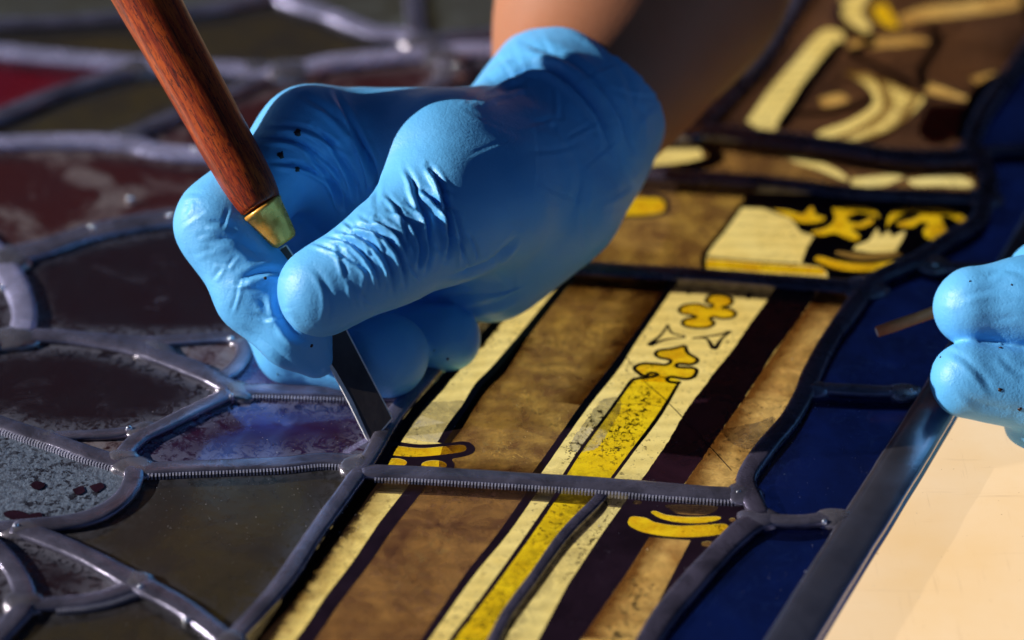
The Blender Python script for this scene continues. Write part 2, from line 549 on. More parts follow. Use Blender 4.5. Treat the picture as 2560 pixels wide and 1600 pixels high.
def stroke(name, pts, w, mat, parent, z=None, jit=0.25, taper=False, closed=False):
    """painted line of varying width"""
    global LAY
    LAY += 1
    z = (0.30 if z is None else z) + (LAY % 11) * 0.004
    c = np.array([G(x, y)[:2] for x, y in pts])
    ws = np.array(w if isinstance(w, (list, tuple)) else [w] * len(c), float)
    if closed: c = np.vstack([c, c[:1]]); ws = np.r_[ws, ws[:1]]
    cw = resample(np.column_stack([c, ws]), 0.8)
    c = cw[:, :2]; ws = cw[:, 2]
    t = np.gradient(c, axis=0); t /= np.linalg.norm(t, axis=1)[:, None] + 1e-9
    n = np.stack([-t[:, 1], t[:, 0]], 1)
    V = []; F = []
    for i in range(len(c)):
        k = 1.0
        if taper: k = min(1, 0.15 + 4 * min(i, len(c) - 1 - i) / len(c))
        a = ws[i] / 2 * k + jit * fine(c[i][0], c[i][1], LAY); b = ws[i] / 2 * k + jit * fine(c[i][0], c[i][1], LAY + 20)
        V += [(*(c[i] - n[i] * max(a, .05)), z), (*(c[i] + n[i] * max(b, .05)), z)]
        if i: F.append((2 * i - 2, 2 * i, 2 * i + 1, 2 * i - 1))
    return link_mesh(name, V, F, mat, parent, smooth=False)


def soft_ribbon(name, left, right, mat, parent, mode="left", z=0.31):
    """wash brushed between two lines: thick along one of them (or the middle) and thinning away"""
    global LAY
    LAY += 1
    z += (LAY % 11) * 0.004
    a = np.array([G(x, y)[:2] for x, y in left]); b = np.array([G(x, y)[:2] for x, y in right])
    a = resample(a, 1.5); b = resample(b, 1.5)
    n = max(len(a), len(b))
    ra = a[np.round(np.linspace(0, len(a) - 1, n)).astype(int)]; rb = b[np.round(np.linspace(0, len(b) - 1, n)).astype(int)]
    K = 7
    V = []; att = []; F = []
    for i in range(n):
        endf = min(1.0, min(i, n - 1 - i) / (0.12 * n) + (1.0 if mode == "left" else 0.0))
        for k in range(K):
            t = k / (K - 1)
            p = ra[i] * (1 - t) + rb[i] * t
            V.append((p[0], p[1], z))
            att.append(((1 - t) if mode == "left" else math.sin(math.pi * t)) * endf)
        if i:
            for k in range(K - 1):
                q = (i - 1) * K + k
                F.append((q, q + 1, q + K + 1, q + K))
    o = link_mesh(name, V, F, mat, parent, smooth=False, attr={"edge": att})
    return o


def fade_mat(name, col, dcol, opaque, ns=170, lo=0.35, hi=0.75, power=1.0):
    """translucent wash whose thickness follows the stored brush attribute, broken up by grain"""
    m = M(name); v = m.pos()
    at = m.n("ShaderNodeAttribute"); at.attribute_name = "edge"
    n1 = m.noise(v, ns, 9, 0.72, 0.6)
    s_ = m.math('ADD', m.math('MULTIPLY', at.outputs['Fac'], power), m.n("ShaderNodeMath", operation='SUBTRACT', i_1=0.5).outputs[0])
    sub = [n for n in m.t.nodes if n.type == 'MATH' and n.operation == 'SUBTRACT'][-1]; m.l(n1, sub.inputs[0])
    f = m.math('MULTIPLY', m.ramp(s_, [(lo, 0.0), (hi, 1.0)]), m.ramp(at.outputs['Fac'], [(0.0, 0.0), (0.2, 1.0)]))
    tr = m.n("ShaderNodeBsdfTransparent"); m.l(m.mix(f, (1.0, 1.0, 1.0), col), tr.inputs[0])
    df = m.n("ShaderNodeBsdfDiffuse"); df.inputs[0].default_value = (*dcol, 1)
    mx = m.n("ShaderNodeMixShader"); m.l(m.math('MULTIPLY', f, opaque), mx.inputs[0]); m.l(tr.outputs[0], mx.inputs[1]); m.l(df.outputs[0], mx.inputs[2])
    return m.done(mx.outputs[0])


# glass colours
w_brown = fade_mat("brushed_brown", (0.30, 0.19, 0.12), (0.10, 0.055, 0.03), 0.2, lo=0.25, hi=0.85)
w_dark = fade_mat("dark_crust", (0.06, 0.035, 0.04), (0.02, 0.015, 0.02), 0.85, ns=330, lo=0.40, hi=0.62)
w_gold = fade_mat("rubbed_gold", (0.95, 0.90, 0.62), (0.5, 0.42, 0.22), 0.22, ns=420, lo=0.16, hi=0.30, power=0.15)
w_spot = fade_mat("dark_spots", (0.06, 0.045, 0.03), (0.05, 0.04, 0.025), 0.55, ns=700, lo=0.17, hi=0.22, power=0.16)
g_pale = glassy("pale_yellow_glass", (0.92, 0.985, 0.55), (0.82, 0.84, 0.40), 130, (0.45, 0.75), grime=0.85, gscale=620, gth=(0.56, 0.61), gpatch=0.58, edge=0.5, edge_col=(0.05, 0.035, 0.03), streak=(60, 0.86), rough=0.22)
g_blue = glassy("navy_glass", (0.004, 0.016, 0.19), (0.003, 0.010, 0.10), 60, opaque=0.35, dcol=(0.0015, 0.003, 0.022), rough=0.06, bump=0.05, bscale=90, spec_blend=0.7, streak=None, hair=(140, 0.02, (0.012, 0.04, 0.28), 0.35), edge=0.3, edge_col=(0.01, 0.01, 0.03))
g_olive = glassy("smoky_olive_glass", (0.060, 0.060, 0.028), (0.014, 0.013, 0.012), 28, (0.35, 0.6), opaque=0.4, dcol=(0.026, 0.024, 0.024), rough=0.22, grime=0.7, grime_col=(0.12, 0.13, 0.14), gscale=900, gth=(0.64, 0.70), gpatch=0.45, edge=0.55, edge_col=(0.07, 0.07, 0.09))
g_brown = glassy("dark_brown_glass", (0.018, 0.007, 0.009), (0.010, 0.008, 0.009), 34, opaque=0.5, dcol=(0.012, 0.008, 0.012), rough=0.12, ior=1.8, spec_blend=0.8, edge=0.8, edge_col=(0.15, 0.15, 0.19), patina=(60, 0.56, 0.70, (0.13, 0.12, 0.155), 0.6))
g_purple = glassy("plum_glass", (0.030, 0.003, 0.014), (0.012, 0.004, 0.030), 40, opaque=0.35, dcol=(0.022, 0.012, 0.030), rough=0.04, bump=0.03, spec_blend=1.0, ior=2.1, refl=(0.55, 0.55, 1.0), edge=0.95, edge_col=(0.13, 0.13, 0.19), patina=(70, 0.56, 0.68, (0.10, 0.09, 0.13), 0.6))
g_red = glassy("ruby_glass", (0.12, 0.006, 0.016), (0.05, 0.004, 0.010), 40, opaque=0.45, dcol=(0.08, 0.006, 0.016), rough=0.2, edge=0.4)
g_patina = glassy("corroded_glass", (0.02, 0.01, 0.012), None, 40, opaque=0.8, dcol=(0.025, 0.02, 0.03), rough=0.35, patina=(30, 0.40, 0.47, (0.15, 0.19, 0.26), 1.0), bump=0.6, bscale=500, edge=0.6, edge_col=(0.12, 0.15, 0.21), grime=1.0, grime_col=(0.02, 0.02, 0.03), gscale=380, gth=(0.52, 0.56), gpatch=0.5)
g_mottle = glassy("mottled_brown_glass", (0.05, 0.012, 0.014), (0.02, 0.008, 0.009), 30, opaque=0.5, dcol=(0.03, 0.010, 0.014), rough=0.3, patina=(34, 0.50, 0.60, (0.20, 0.165, 0.17), 0.85), edge=0.8, edge_col=(0.2, 0.18, 0.2))
g_grey = glassy("grey_green_glass", (0.05, 0.06, 0.045), (0.03, 0.035, 0.03), 40, opaque=0.5, dcol=(0.045, 0.05, 0.055), rough=0.3, patina=(50, 0.5, 0.66, (0.16, 0.18, 0.17), 0.6))
# stains and paint on the yellow glass
k_black = glassy("black_paint", (0.02, 0.01, 0.02), None, 80, opaque=0.97, dcol=(0.010, 0.005, 0.010), rough=0.3, spec_blend=0.35, grime=0.5, grime_col=(0.09, 0.08, 0.11), gscale=600, gth=(0.62, 0.68))
k_plum = glassy("plum_paint", (0.05, 0.01, 0.02), None, 80, opaque=0.9, dcol=(0.014, 0.005, 0.010), rough=0.25, spec_blend=0.5, grime=0.7, grime_col=(0.10, 0.09, 0.12), gscale=500, gth=(0.64, 0.68), gpatch=0.5)
k_brown = glassy("brown_wash", (0.19, 0.115, 0.10), (0.56, 0.43, 0.24), 110, (0.38, 0.76), hair=(330, 0.012, (0.85, 0.75, 0.55), 0.7), opaque=0.14, dcol=(0.13, 0.07, 0.05), rough=0.35, bump=0.5, bscale=600, patina=(400, 0.60, 0.70, (0.50, 0.40, 0.20), 0.3))
k_brown2 = glassy("soft_brown_wash", (0.12, 0.065, 0.08), (0.46, 0.31, 0.23), 85, (0.36, 0.74), opaque=0.14, dcol=(0.13, 0.06, 0.045), rough=0.35, grime=0.5, gscale=300)
k_amber = glassy("amber_wash", (0.78, 0.62, 0.55), (0.38, 0.22, 0.16), 60, (0.44, 0.70), opaque=0.05, dcol=(0.3, 0.2, 0.08), rough=0.3, grime=0.7, gscale=450, gth=(0.60, 0.66))
k_yellow = glassy("silver_stain_yellow", (0.98, 0.88, 0.05), (0.90, 0.72, 0.03), 90, (0.4, 0.7), opaque=0.04, dcol=(0.5, 0.3, 0.01), rough=0.25, grime=0.4, grime_col=(0.06, 0.04, 0.01), gscale=620, gth=(0.54, 0.59), gpatch=0.52)
k_gold = glassy("golden_stain", (0.96, 0.80, 0.05), (0.72, 0.42, 0.02), 170, (0.42, 0.72), opaque=0.03, dcol=(0.5, 0.3, 0.01), rough=0.25)
k_dust = glassy("grey_dust_film", (0.80, 0.80, 0.86), (0.96, 0.96, 0.97), 200, (0.4, 0.6), opaque=0.32, dcol=(0.30, 0.28, 0.24), rough=0.4, patina=(300, 0.45, 0.6, (0.42, 0.42, 0.42), 0.3))
k_umber = glassy("umber_wash", (0.15, 0.085, 0.12), (0.06, 0.035, 0.06), 22, (0.35, 0.6), opaque=0.15, dcol=(0.07, 0.04, 0.035), rough=0.4)
k_rust = glassy("rust_red_line", (0.20, 0.03, 0.01), None, 80, opaque=0.6, dcol=(0.10, 0.015, 0.008), rough=0.3)

# --- cames
V1 = [(450, 1800), (570, 1622), (599, 1587), (703, 1471), (785, 1347), (905, 1180), (978, 1058), (1027, 996), (1290, 680), (1480, 440), (1560, 330), (1780, 40), (1960, -200)]
V2 = [(2650, 20), (2560, 145), (2469, 269), (2428, 364), (2440, 393), (2469, 446), (2462, 505), (2440, 562), (2366, 607), (2304, 650), (2242, 678), (2182, 711), (2139, 765), (2077, 851), (2027, 946), (2012, 985), (1973, 1058), (1911, 1132), (1872, 1190), (1866, 1223), (1883, 1262), (1903, 1302)]
V3 = [(1898, 1305), (1849, 1339), (1767, 1421), (1705, 1492), (1651, 1562), (1600, 1650), (1530, 1800)]
came('V1', V1, 6.0, 2.3)
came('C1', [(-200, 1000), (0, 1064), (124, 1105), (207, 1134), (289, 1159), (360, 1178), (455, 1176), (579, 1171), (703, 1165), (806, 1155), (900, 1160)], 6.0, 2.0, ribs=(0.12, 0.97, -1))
came('C2', [(332, 1172), (336, 1200), (318, 1240), (280, 1275), (230, 1300), (165, 1314), (80, 1322), (0, 1328), (-200, 1336)], 6.2, 2.2)
came('C3', [(304, 1160), (318, 1132), (352, 1100), (413, 1070), (496, 1029), (582, 988)], 5.8, 2.2)
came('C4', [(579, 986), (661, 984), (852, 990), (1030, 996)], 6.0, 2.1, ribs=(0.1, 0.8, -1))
came('C5', [(-200, 905), (-30, 872), (20, 853), (83, 847), (186, 851), (289, 868), (372, 889), (496, 934), (585, 982)], 7.0, 2.2)
came('C6', [(95, 845), (248, 853), (372, 860), (470, 855), (560, 851), (603, 862), (607, 897), (579, 934), (540, 955)], 5.5, 1.9)
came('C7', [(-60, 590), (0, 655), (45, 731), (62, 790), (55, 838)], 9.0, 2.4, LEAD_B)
came('C8', [(0, 655), (124, 622), (231, 587), (413, 553), (700, 520), (1000, 560), (1160, 840)], 10, 2.2)
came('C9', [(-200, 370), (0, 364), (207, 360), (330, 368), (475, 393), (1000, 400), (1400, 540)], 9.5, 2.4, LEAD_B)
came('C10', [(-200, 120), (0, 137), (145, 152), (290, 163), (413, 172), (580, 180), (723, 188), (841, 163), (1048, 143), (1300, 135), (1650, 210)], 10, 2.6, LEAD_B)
came('C11', [(-200, 385), (0, 298), (165, 231), (350, 175)], 8, 2.2)
came('C12', [(322, 345), (434, 298), (661, 203), (720, 190)], 7, 2.0)
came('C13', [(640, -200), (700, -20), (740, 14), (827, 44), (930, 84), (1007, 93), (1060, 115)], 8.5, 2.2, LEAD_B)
came('C14', [(1040, -200), (1036, 0), (1044, 75), (1062, 118), (1098, 145), (1127, 186), (1073, 244), (1020, 330)], 8, 2.2)
came('C15', [(-200, 72), (100, 62), (280, 50), (520, 28), (700, -12)], 8, 2.0)
came('C15b', [(1062, 118), (1110, 100), (1300, 70), (1560, -60)], 7, 2.0)
came('C16', [(33, 1328), (83, 1339), (207, 1392), (331, 1459), (455, 1525), (570, 1610)], 7.0, 2.3)
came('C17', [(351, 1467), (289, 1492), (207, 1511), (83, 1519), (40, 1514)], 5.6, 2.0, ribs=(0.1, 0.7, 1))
came('C18', [(-90, 1320), (-20, 1370), (20, 1410), (48, 1455), (62, 1505), (50, 1540), (10, 1585), (-60, 1660)], 7.0, 2.3)
came('C19', [(112, 1098), (207, 1094), (289, 1090), (362, 1076)], 4.6, 1.8)
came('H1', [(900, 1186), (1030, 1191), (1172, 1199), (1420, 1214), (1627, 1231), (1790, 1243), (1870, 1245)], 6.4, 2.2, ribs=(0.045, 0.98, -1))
came('H2', [(1885, 1303), (1932, 1309), (2015, 1311), (2097, 1298)], 5.0, 2.4)
came('H3', [(2018, 977), (2056, 979), (2159, 985), (2300, 988)], 5.0, 2.4)
came('H4', [(2304, 656), (2340, 668), (2387, 677), (2500, 680)], 5.5, 2.4)
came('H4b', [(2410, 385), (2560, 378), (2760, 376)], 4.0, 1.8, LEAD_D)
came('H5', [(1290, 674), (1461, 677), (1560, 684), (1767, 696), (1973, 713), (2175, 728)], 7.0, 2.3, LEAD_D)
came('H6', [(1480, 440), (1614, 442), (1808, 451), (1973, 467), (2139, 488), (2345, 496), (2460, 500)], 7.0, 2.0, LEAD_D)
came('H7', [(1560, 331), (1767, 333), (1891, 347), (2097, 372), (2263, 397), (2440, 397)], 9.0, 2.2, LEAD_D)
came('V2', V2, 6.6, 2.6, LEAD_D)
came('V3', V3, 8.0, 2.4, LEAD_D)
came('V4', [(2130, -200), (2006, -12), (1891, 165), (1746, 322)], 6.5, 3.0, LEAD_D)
V5 = [(1510, 1228), (1495, 1252), (1420, 1330), (1337, 1442), (1267, 1537), (1235, 1600), (1130, 1800)]
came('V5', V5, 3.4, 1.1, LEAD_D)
VB = [(2800, 245), (2640, 500), (2345, 1010), (2074, 1450), (1982, 1600), (1860, 1800)]
came('VB', VB, 14.3, 2.6, lead_mat("border_lead", (0.42, 0.41, 0.50), 0.22, 0.8, 0.2, metal=0.93), wob=0.15)

# solder joints
for j in [(590, 984, 6, 4, 2.6, -.5), (330, 1172, 6.5, 4.5, 2.5, -.3), (890, 1168, 5.0, 4.5, 2.7, .6), (60, 1330, 7, 4, 2.6, 0), (345, 1462, 5, 4, 2.7, -.6),
          (575, 1608, 5, 4, 2.8, -.5), (60, 1514, 6, 4.5, 2.7, 0), (30, 852, 8, 6, 2.8, 0), (385, 884, 7, 4.5, 2.4, -.3), (355, 1082, 4.5, 3, 2.6, .6),
          (604, 858, 3.6, 3, 2.2, 0), (115, 1100, 4.5, 3.4, 2.2, 0), (308, 1150, 4.5, 3, 2.7, 0), (1862, 1243, 5.5, 4.5, 3.0, -.2), (1900, 1303, 6, 4.5, 2.9, 0),
          (2085, 1301, 6, 3.6, 3.0, .1), (2035, 980, 5, 3.4, 2.9, 0), (2262, 986, 5.5, 3.4, 3.0, 0), (2335, 668, 5, 4, 2.8, 0), (2158, 726, 7, 5.5, 2.8, 0),
          (2425, 388, 6, 5, 2.8, 0), (1710, 332, 9, 5, 3.1, 0), (1060, 112, 8, 6, 3.0, 0), (1100, 144, 9, 6, 3.2, 0), (723, 186, 9, 7, 3.4, 0),
          (345, 172, 9, 6, 3.0, 0), (322, 350, 6, 5, 2.6, 0), (10, 655, 9, 7, 2.8, 0), (2460, 500, 6, 5, 2.8, 0), (545, 953, 4, 3, 2.2, 0), (640, 182, 8, 5, 3.0, 0), (1128, 188, 6, 5, 3, 0)]:
    solder(*j[:2], j[2], j[3], j[4], j[5], mat=(SOLDER if j[0] < 1300 or j[0] in (2085, 2262, 2335, 1710) else LEAD))
# small raised solder beads that catch the sun
for bx, by in [(705, 190), (1020, 84), (1100, 140), (1142, 176), (424, 552), (232, 582), (326, 508), (578, 858), (580, 1004), (324, 1085), (42, 1329), (352, 1482), (466, 1565), (486, 388), (1845, 1246), (2335, 676), (2060, 1318), (2275, 990), (5, 733)]:
    solder(bx, by, 0.8 + random.random() * .35, 0.8, 3.1 + random.random() * .3, mat=BEAD)

# --- dark panes to the left
A = dict
pane([(-200, -200), (660, -200), (700, -10), (520, 30), (280, 50), (-200, 70)], g_grey)
pane([(-200, 70), (280, 50), (520, 30), (700, -10), (723, 8), (827, 41), (930, 87), (1007, 91), (1060, 115), (1098, 145), (841, 161), (723, 190), (580, 178), (290, 165), (0, 140), (-200, 125)], g_olive)
pane([(640, -200), (1040, -200), (1036, 0), (1044, 75), (1007, 91), (930, 87), (827, 41), (723, 8), (700, -30)], g_grey)
pane([(1040, -200), (1640, -200), (1560, -60), (1300, 70), (1110, 100), (1060, 115), (1044, 75), (1036, 0)], g_grey)
pane([(1640, -200), (1950, -200), (1670, 200), (1300, 135), (1098, 143), (1062, 115), (1110, 100), (1300, 70), (1560, -60)], g_brown)
pane([(-200, 125), (0, 140), (290, 165), (350, 178), (165, 231), (0, 298), (-200, 380)], g_red, label="ruby red glass pane")
pane([(350, 178), (580, 178), (661, 203), (434, 298), (322, 345), (207, 360), (0, 364), (-200, 370), (-200, 380), (0, 298), (165, 231)], g_olive)
pane([(661, 203), (723, 190), (841, 161), (1098, 145), (1127, 186), (1073, 244), (1010, 350), (1000, 400), (475, 393), (330, 368), (322, 345), (434, 298)], g_mottle)
pane([(1098, 145), (1300, 135), (1670, 200), (1420, 530), (1000, 400), (1073, 244), (1127, 186)], g_brown)
pane([(-200, 368), (0, 364), (207, 360), (330, 368), (475, 393), (1000, 400), (1400, 540), (1160, 838), (1000, 560), (700, 520), (413, 553), (231, 587), (124, 620), (12, 650), (-60, 590), (-200, 560)], g_mottle)
pane([(12, 650), (124, 620), (231, 587), (413, 553), (700, 520), (1000, 560), (1160, 840), (700, 850), (603, 860), (558, 851), (413, 858), (248, 855), (95, 843), (62, 790), (45, 731)], g_brown)
pane([(-200, 560), (-60, 590), (12, 650), (45, 731), (62, 790), (55, 840), (20, 851), (-30, 870), (-200, 900)], g_brown)
pane([(372, 884), (413, 860), (558, 851), (603, 860), (607, 897), (579, 934), (546, 955), (496, 934)], g_mottle)
pane([(603, 860), (700, 850), (1160, 838), (1027, 996), (852, 990), (661, 984), (582, 986), (546, 955), (579, 934), (607, 897)], g_purple)
pane([(-200, 900), (-30, 870), (20, 851), (83, 847), (186, 851), (289, 868), (372, 889), (496, 934), (579, 985), (496, 1029), (413, 1070), (362, 1076), (289, 1090), (207, 1094), (116, 1097), (0, 1062), (-200, 1000)], g_brown)
pane([(116, 1100), (207, 1094), (289, 1090), (360, 1078), (318, 1135), (300, 1160), (207, 1132)], g_mottle)
pat = pane([(-200, 1000), (0, 1062), (124, 1103), (207, 1132), (289, 1157), (328, 1178), (335, 1200), (318, 1240), (280, 1275), (230, 1302), (165, 1316), (80, 1322), (0, 1328), (-200, 1335)], g_patina, label="glass pane with blue grey corrosion")
pane([(315, 1150), (352, 1100), (413, 1070), (496, 1029), (579, 988), (661, 984), (852, 992), (1027, 996), (978, 1058), (900, 1165), (806, 1153), (703, 1165), (579, 1171), (455, 1175), (360, 1178)], g_purple, label="glossy plum glass pane under the blade", inset=12)
pane([(335, 1190), (360, 1178), (455, 1175), (579, 1171), (703, 1165), (806, 1153), (905, 1170), (785, 1347), (703, 1471), (599, 1587), (570, 1610), (455, 1525), (331, 1459), (207, 1392), (83, 1339), (165, 1316), (230, 1302), (280, 1275), (318, 1240)], g_olive, label="large smoky olive glass pane")
pane([(33, 1328), (83, 1339), (207, 1392), (331, 1459), (351, 1467), (289, 1492), (207, 1512), (83, 1517), (62, 1500), (48, 1455), (20, 1410), (-20, 1370)], g_brown)
pane([(83, 1517), (207, 1512), (289, 1492), (351, 1467), (455, 1525), (570, 1610), (450, 1800), (-50, 1800), (-60, 1660), (10, 1580), (50, 1540), (62, 1510)], g_olive)
pane([(-200, 1335), (0, 1328), (33, 1328), (-20, 1370), (20, 1410), (48, 1455), (62, 1500), (50, 1540), (10, 1580), (-60, 1660), (-50, 1800), (-200, 1800)], g_brown)

for q, r_ in ([(8, 1285), (45, 1278), (70, 1290), (60, 1305), (25, 1300)], 0), ([(66, 1290), (100, 1284), (105, 1300), (75, 1306)], 0), ([(180, 1225), (205, 1218), (210, 1232), (190, 1240)], 0), ([(222, 1218), (250, 1210), (262, 1222), (240, 1236)], 0), ([(70, 1215), (90, 1205), (110, 1215), (92, 1228)], 0):
    sheet("bare_pit", q, k_plum, pat, 0.34, jit=1.6, spline=True)
# --- blue border panes
BL = "deep navy blue glass pane"
pane([(2012, 985), (2056, 977), (2159, 984), (2350, 1000), (2160, 1310), (2015, 1311), (1932, 1308), (1903, 1302), (1887, 1264), (1866, 1223), (1870, 1190), (1911, 1132), (1973, 1058)], g_blue, label=BL)
pane([(1905, 1310), (2015, 1311), (2160, 1305), (1860, 1800), (1530, 1800), (1600, 1650), (1651, 1562), (1705, 1492), (1767, 1421), (1849, 1339)], g_blue, label=BL)
pane([(2180, 711), (2242, 678), (2304, 655), (2387, 678), (2540, 682), (2350, 1000), (2159, 984), (2056, 977), (2020, 965), (2027, 946), (2077, 851), (2139, 765)], g_blue, label=BL)
pane([(2304, 653), (2366, 607), (2440, 562), (2469, 521), (2462, 500), (2469, 446), (2440, 393), (2560, 376), (2740, 376), (2540, 682), (2387, 678)], g_blue, label=BL)
pane([(2428, 380), (2469, 269), (2560, 145), (2650, 20), (2960, 20), (2740, 378), (2560, 376)], g_blue, label=BL)

# --- yellow painted glass
g2a = pane([(905, 1185), (1172, 1200), (1420, 1214), (1510, 1222), (1495, 1252), (1420, 1330), (1337, 1442), (1267, 1537), (1235, 1600), (1130, 1800), (450, 1800), (599, 1587), (703, 1471), (785, 1347)], g_pale)
g2b = pane([(1510, 1222), (1627, 1231), (1866, 1241), (1883, 1264), (1903, 1308), (1849, 1339), (1767, 1421), (1705, 1492), (1651, 1562), (1600, 1650), (1530, 1800), (1130, 1800), (1235, 1600), (1267, 1537), (1337, 1442), (1420, 1330), (1495, 1252)], g_pale)
g1 = pane([(1290, 680), (1461, 677), (1560, 684), (1767, 696), (1973, 713), (2165, 728), (2139, 765), (2077, 851), (2027, 946), (2012, 985), (1973, 1058), (1911, 1132), (1870, 1190), (1862, 1240), (1627, 1231), (1420, 1214), (1172, 1200), (905, 1185), (978, 1058), (1027, 996)], g_pale)
g3 = pane([(1480, 440), (1614, 442), (1808, 451), (1973, 467), (2139, 488), (2345, 496), (2460, 500), (2466, 521), (2440, 562), (2366, 607), (2304, 653), (2242, 678), (2180, 711), (2165, 728), (1973, 713), (1767, 696), (1560, 684), (1461, 677), (1290, 680)], g_pale)
g4 = pane([(1560, 330), (1655, 331), (1767, 331), (1891, 347), (2097, 372), (2263, 397), (2407, 397), (2440, 393), (2469, 446), (2460, 500), (2345, 496), (2139, 488), (1973, 467), (1808, 451), (1614, 442), (1480, 440)], g_pale)
g5 = pane([(1746, 325), (1891, 165), (2006, -12), (2130, -200), (2800, -200), (2650, 20), (2560, 145), (2469, 269), (2428, 380), (2407, 397), (2263, 397), (2097, 372), (1891, 347), (1767, 331)], g_pale)
g6 = pane([(1560, 330), (1700, 332), (1746, 322), (1891, 165), (2006, -12), (2130, -200), (1960, -200), (1780, 40)], g_pale)

# main pane g1: stripes
L1 = [(1435, 690), (1420, 703), (1370, 765), (1308, 843), (1246, 926), (1205, 967), (1172, 1017), (1139, 1066), (1108, 1112)]
L2 = [(1690, 700), (1668, 731), (1585, 851), (1536, 922), (1461, 1017), (1391, 1116), (1335, 1195)]
L3 = [(1577, 955), (1519, 1037), (1457, 1120), (1405, 1200)]
L4 = [(1697, 959), (1647, 1042), (1585, 1125), (1523, 1208)]
Da = [(1945, 712), (1920, 748), (1825, 884), (1738, 996), (1659, 1120), (1592, 1220)]
Db = [(2060, 712), (2035, 748), (1932, 889), (1862, 996), (1779, 1112), (1698, 1232)]
sheet("brown_wash", L1 + [(1098, 1150), (1095, 1195)] + L2[::-1], k_brown, g1, 0.20)
stroke("painted_line", L1, [3.0, 3.0, 2.6, 2.8, 4.4, 4.2, 3.6, 4.2, 3.4], k_black, g1)
stroke("painted_line", L2, [2.2, 2.2, 2.0, 2.6, 2.2, 2.0, 2.2], k_black, g1)
sheet("yellow_stain", [(1574, 950), (1640, 935), (1700, 952)] + L4 + L3[::-1], k_yellow, g1, 0.20)
stroke("painted_line", L3, 1.0, k_black, g1, jit=.2)
stroke("painted_line", L4, [0.9, 1.2, 1.0, .9], k_black, g1, jit=.2)
sheet("dark_stripe", Da + Db[::-1], k_plum, g1, 0.24, jit=1.0)
sheet("amber_wash", Db + [(1862, 1240), (1870, 1190), (1911, 1132), (1973, 1058), (2012, 985), (2027, 946), (2077, 851), (2139, 765), (2165, 728)], k_amber, g1, 0.20)
stroke("rust_line", [(2040, 930), (2002, 1005), (1930, 1075), (1880, 1140), (1842, 1205)], [1.0, 2.2, 1.6, 2.0, 1.4], k_rust, g1)
sheet("dust_film", [(1040, 1010), (1120, 1005), (1170, 1010), (1140, 1062), (1100, 1105), (1020, 1095), (1000, 1080)], k_dust, g1, 0.25, jit=2.5, spline=True)
sheet("dust_film", [(1500, 1005), (1550, 995), (1545, 1040), (1490, 1120), (1440, 1130), (1430, 1100)], k_dust, g1, 0.25, jit=2.5, spline=True)
sheet("dust_film", [(1800, 1075), (1880, 1060), (1940, 1050), (1890, 1120), (1830, 1110)], k_dust, g1, 0.25, jit=2.5, spline=True)
stroke("margin_paint", [(1340, 700), (1060, 1010), (985, 1105), (945, 1170)], [2, 3.5, 3.5, 4.5], k_black, g1, jit=1.0)
# boss at the lower left corner
z8 = lambda q: Z(800, 975, q)
ov = lambda cx, cy, a, b, n=16, r=0.0: [(cx + a * math.cos(t) * math.cos(r) - b * math.sin(t) * math.sin(r), cy + a * math.cos(t) * math.sin(r) + b * math.sin(t) * math.cos(r)) for t in np.linspace(0, 2 * math.pi, n, endpoint=False)]
bar = z8([(430, 372), (450, 345), (600, 358), (720, 350), (850, 338), (885, 352), (862, 380), (700, 402), (560, 410), (425, 398)])
dot1 = z8(ov(452, 446, 74, 27)); dot2 = z8(ov(690, 461, 78, 30))
sheet("painted_boss", z8([(400, 345), (440, 318), (600, 335), (760, 328), (880, 318), (935, 350), (925, 390), (860, 412), (800, 425), (815, 460), (790, 492), (640, 500), (380, 500), (330, 480), (350, 400)]), k_black, g1, 0.34, spline=True, holes=[(bar, True), (dot1, True), (dot2, True)])
for q in (bar, dot1, dot2): sheet("gold_bead", q, k_gold, g1, 0.26, spline=True)

# ornaments
z7 = lambda q: Z(1560, 500, q)
quat = [(500, 600), (540, 578), (620, 585), (655, 610), (640, 640), (590, 655), (640, 665), (675, 690), (655, 715), (590, 722), (550, 712), (520, 722), (545, 750), (510, 775), (430, 778), (365, 765), (355, 740), (390, 720), (440, 715), (400, 698), (345, 690), (335, 665), (370, 640), (450, 635), (510, 655), (540, 640), (500, 625)]
sheet("gold_quatrefoil", z7(quat), k_gold, g1, 0.22, spline=True)
stroke("painted_outline", z7(quat), 1.15, k_black, g1, jit=.2, closed=True)
leaf = [(370, 885), (385, 930), (440, 965), (440, 985), (400, 1000), (330, 995), (320, 1015), (420, 1022), (440, 1040), (420, 1075), (370, 1088), (290, 1075), (262, 1085), (275, 1105), (345, 1110), (235, 1105), (100, 1100), (130, 1075), (75, 1045), (62, 1020), (110, 995), (200, 998), (255, 1002), (285, 975), (220, 960), (190, 940), (210, 915), (290, 905)]
sheet("gold_leaf_shape", z7(leaf), k_gold, g1, 0.22, spline=True)
stroke("painted_outline", z7([(20, 1130), (60, 1090), (130, 1080), (190, 1070), (205, 1058), (160, 1050), (125, 1070), (80, 1045), (62, 1020), (110, 995), (200, 998), (255, 1002), (285, 975), (220, 960), (190, 940), (210, 915), (290, 905), (370, 885)]), 1.2, k_black, g1, jit=.2)
stroke("painted_outline", z7([(370, 885), (385, 930), (440, 965), (440, 985), (400, 1000), (330, 995), (320, 1015), (420, 1022), (440, 1040), (420, 1075), (370, 1088), (290, 1075), (262, 1085), (275, 1105), (345, 1110)]), 1.2, k_black, g1, jit=.2)
stroke("painted_spandrel", z7([(265, 758), (225, 820), (150, 885), (250, 850), (375, 835), (290, 810), (265, 758)]), [.7, .9, 1.4, .9, .6, .8, .7], k_black, g1, jit=.2)
stroke("painted_spandrel", z7([(410, 842), (500, 845), (545, 905), (590, 845), (650, 797), (580, 820), (410, 842)]), [.6, .8, 1.6, .9, .7, .9, .6], k_black, g1, jit=.2)
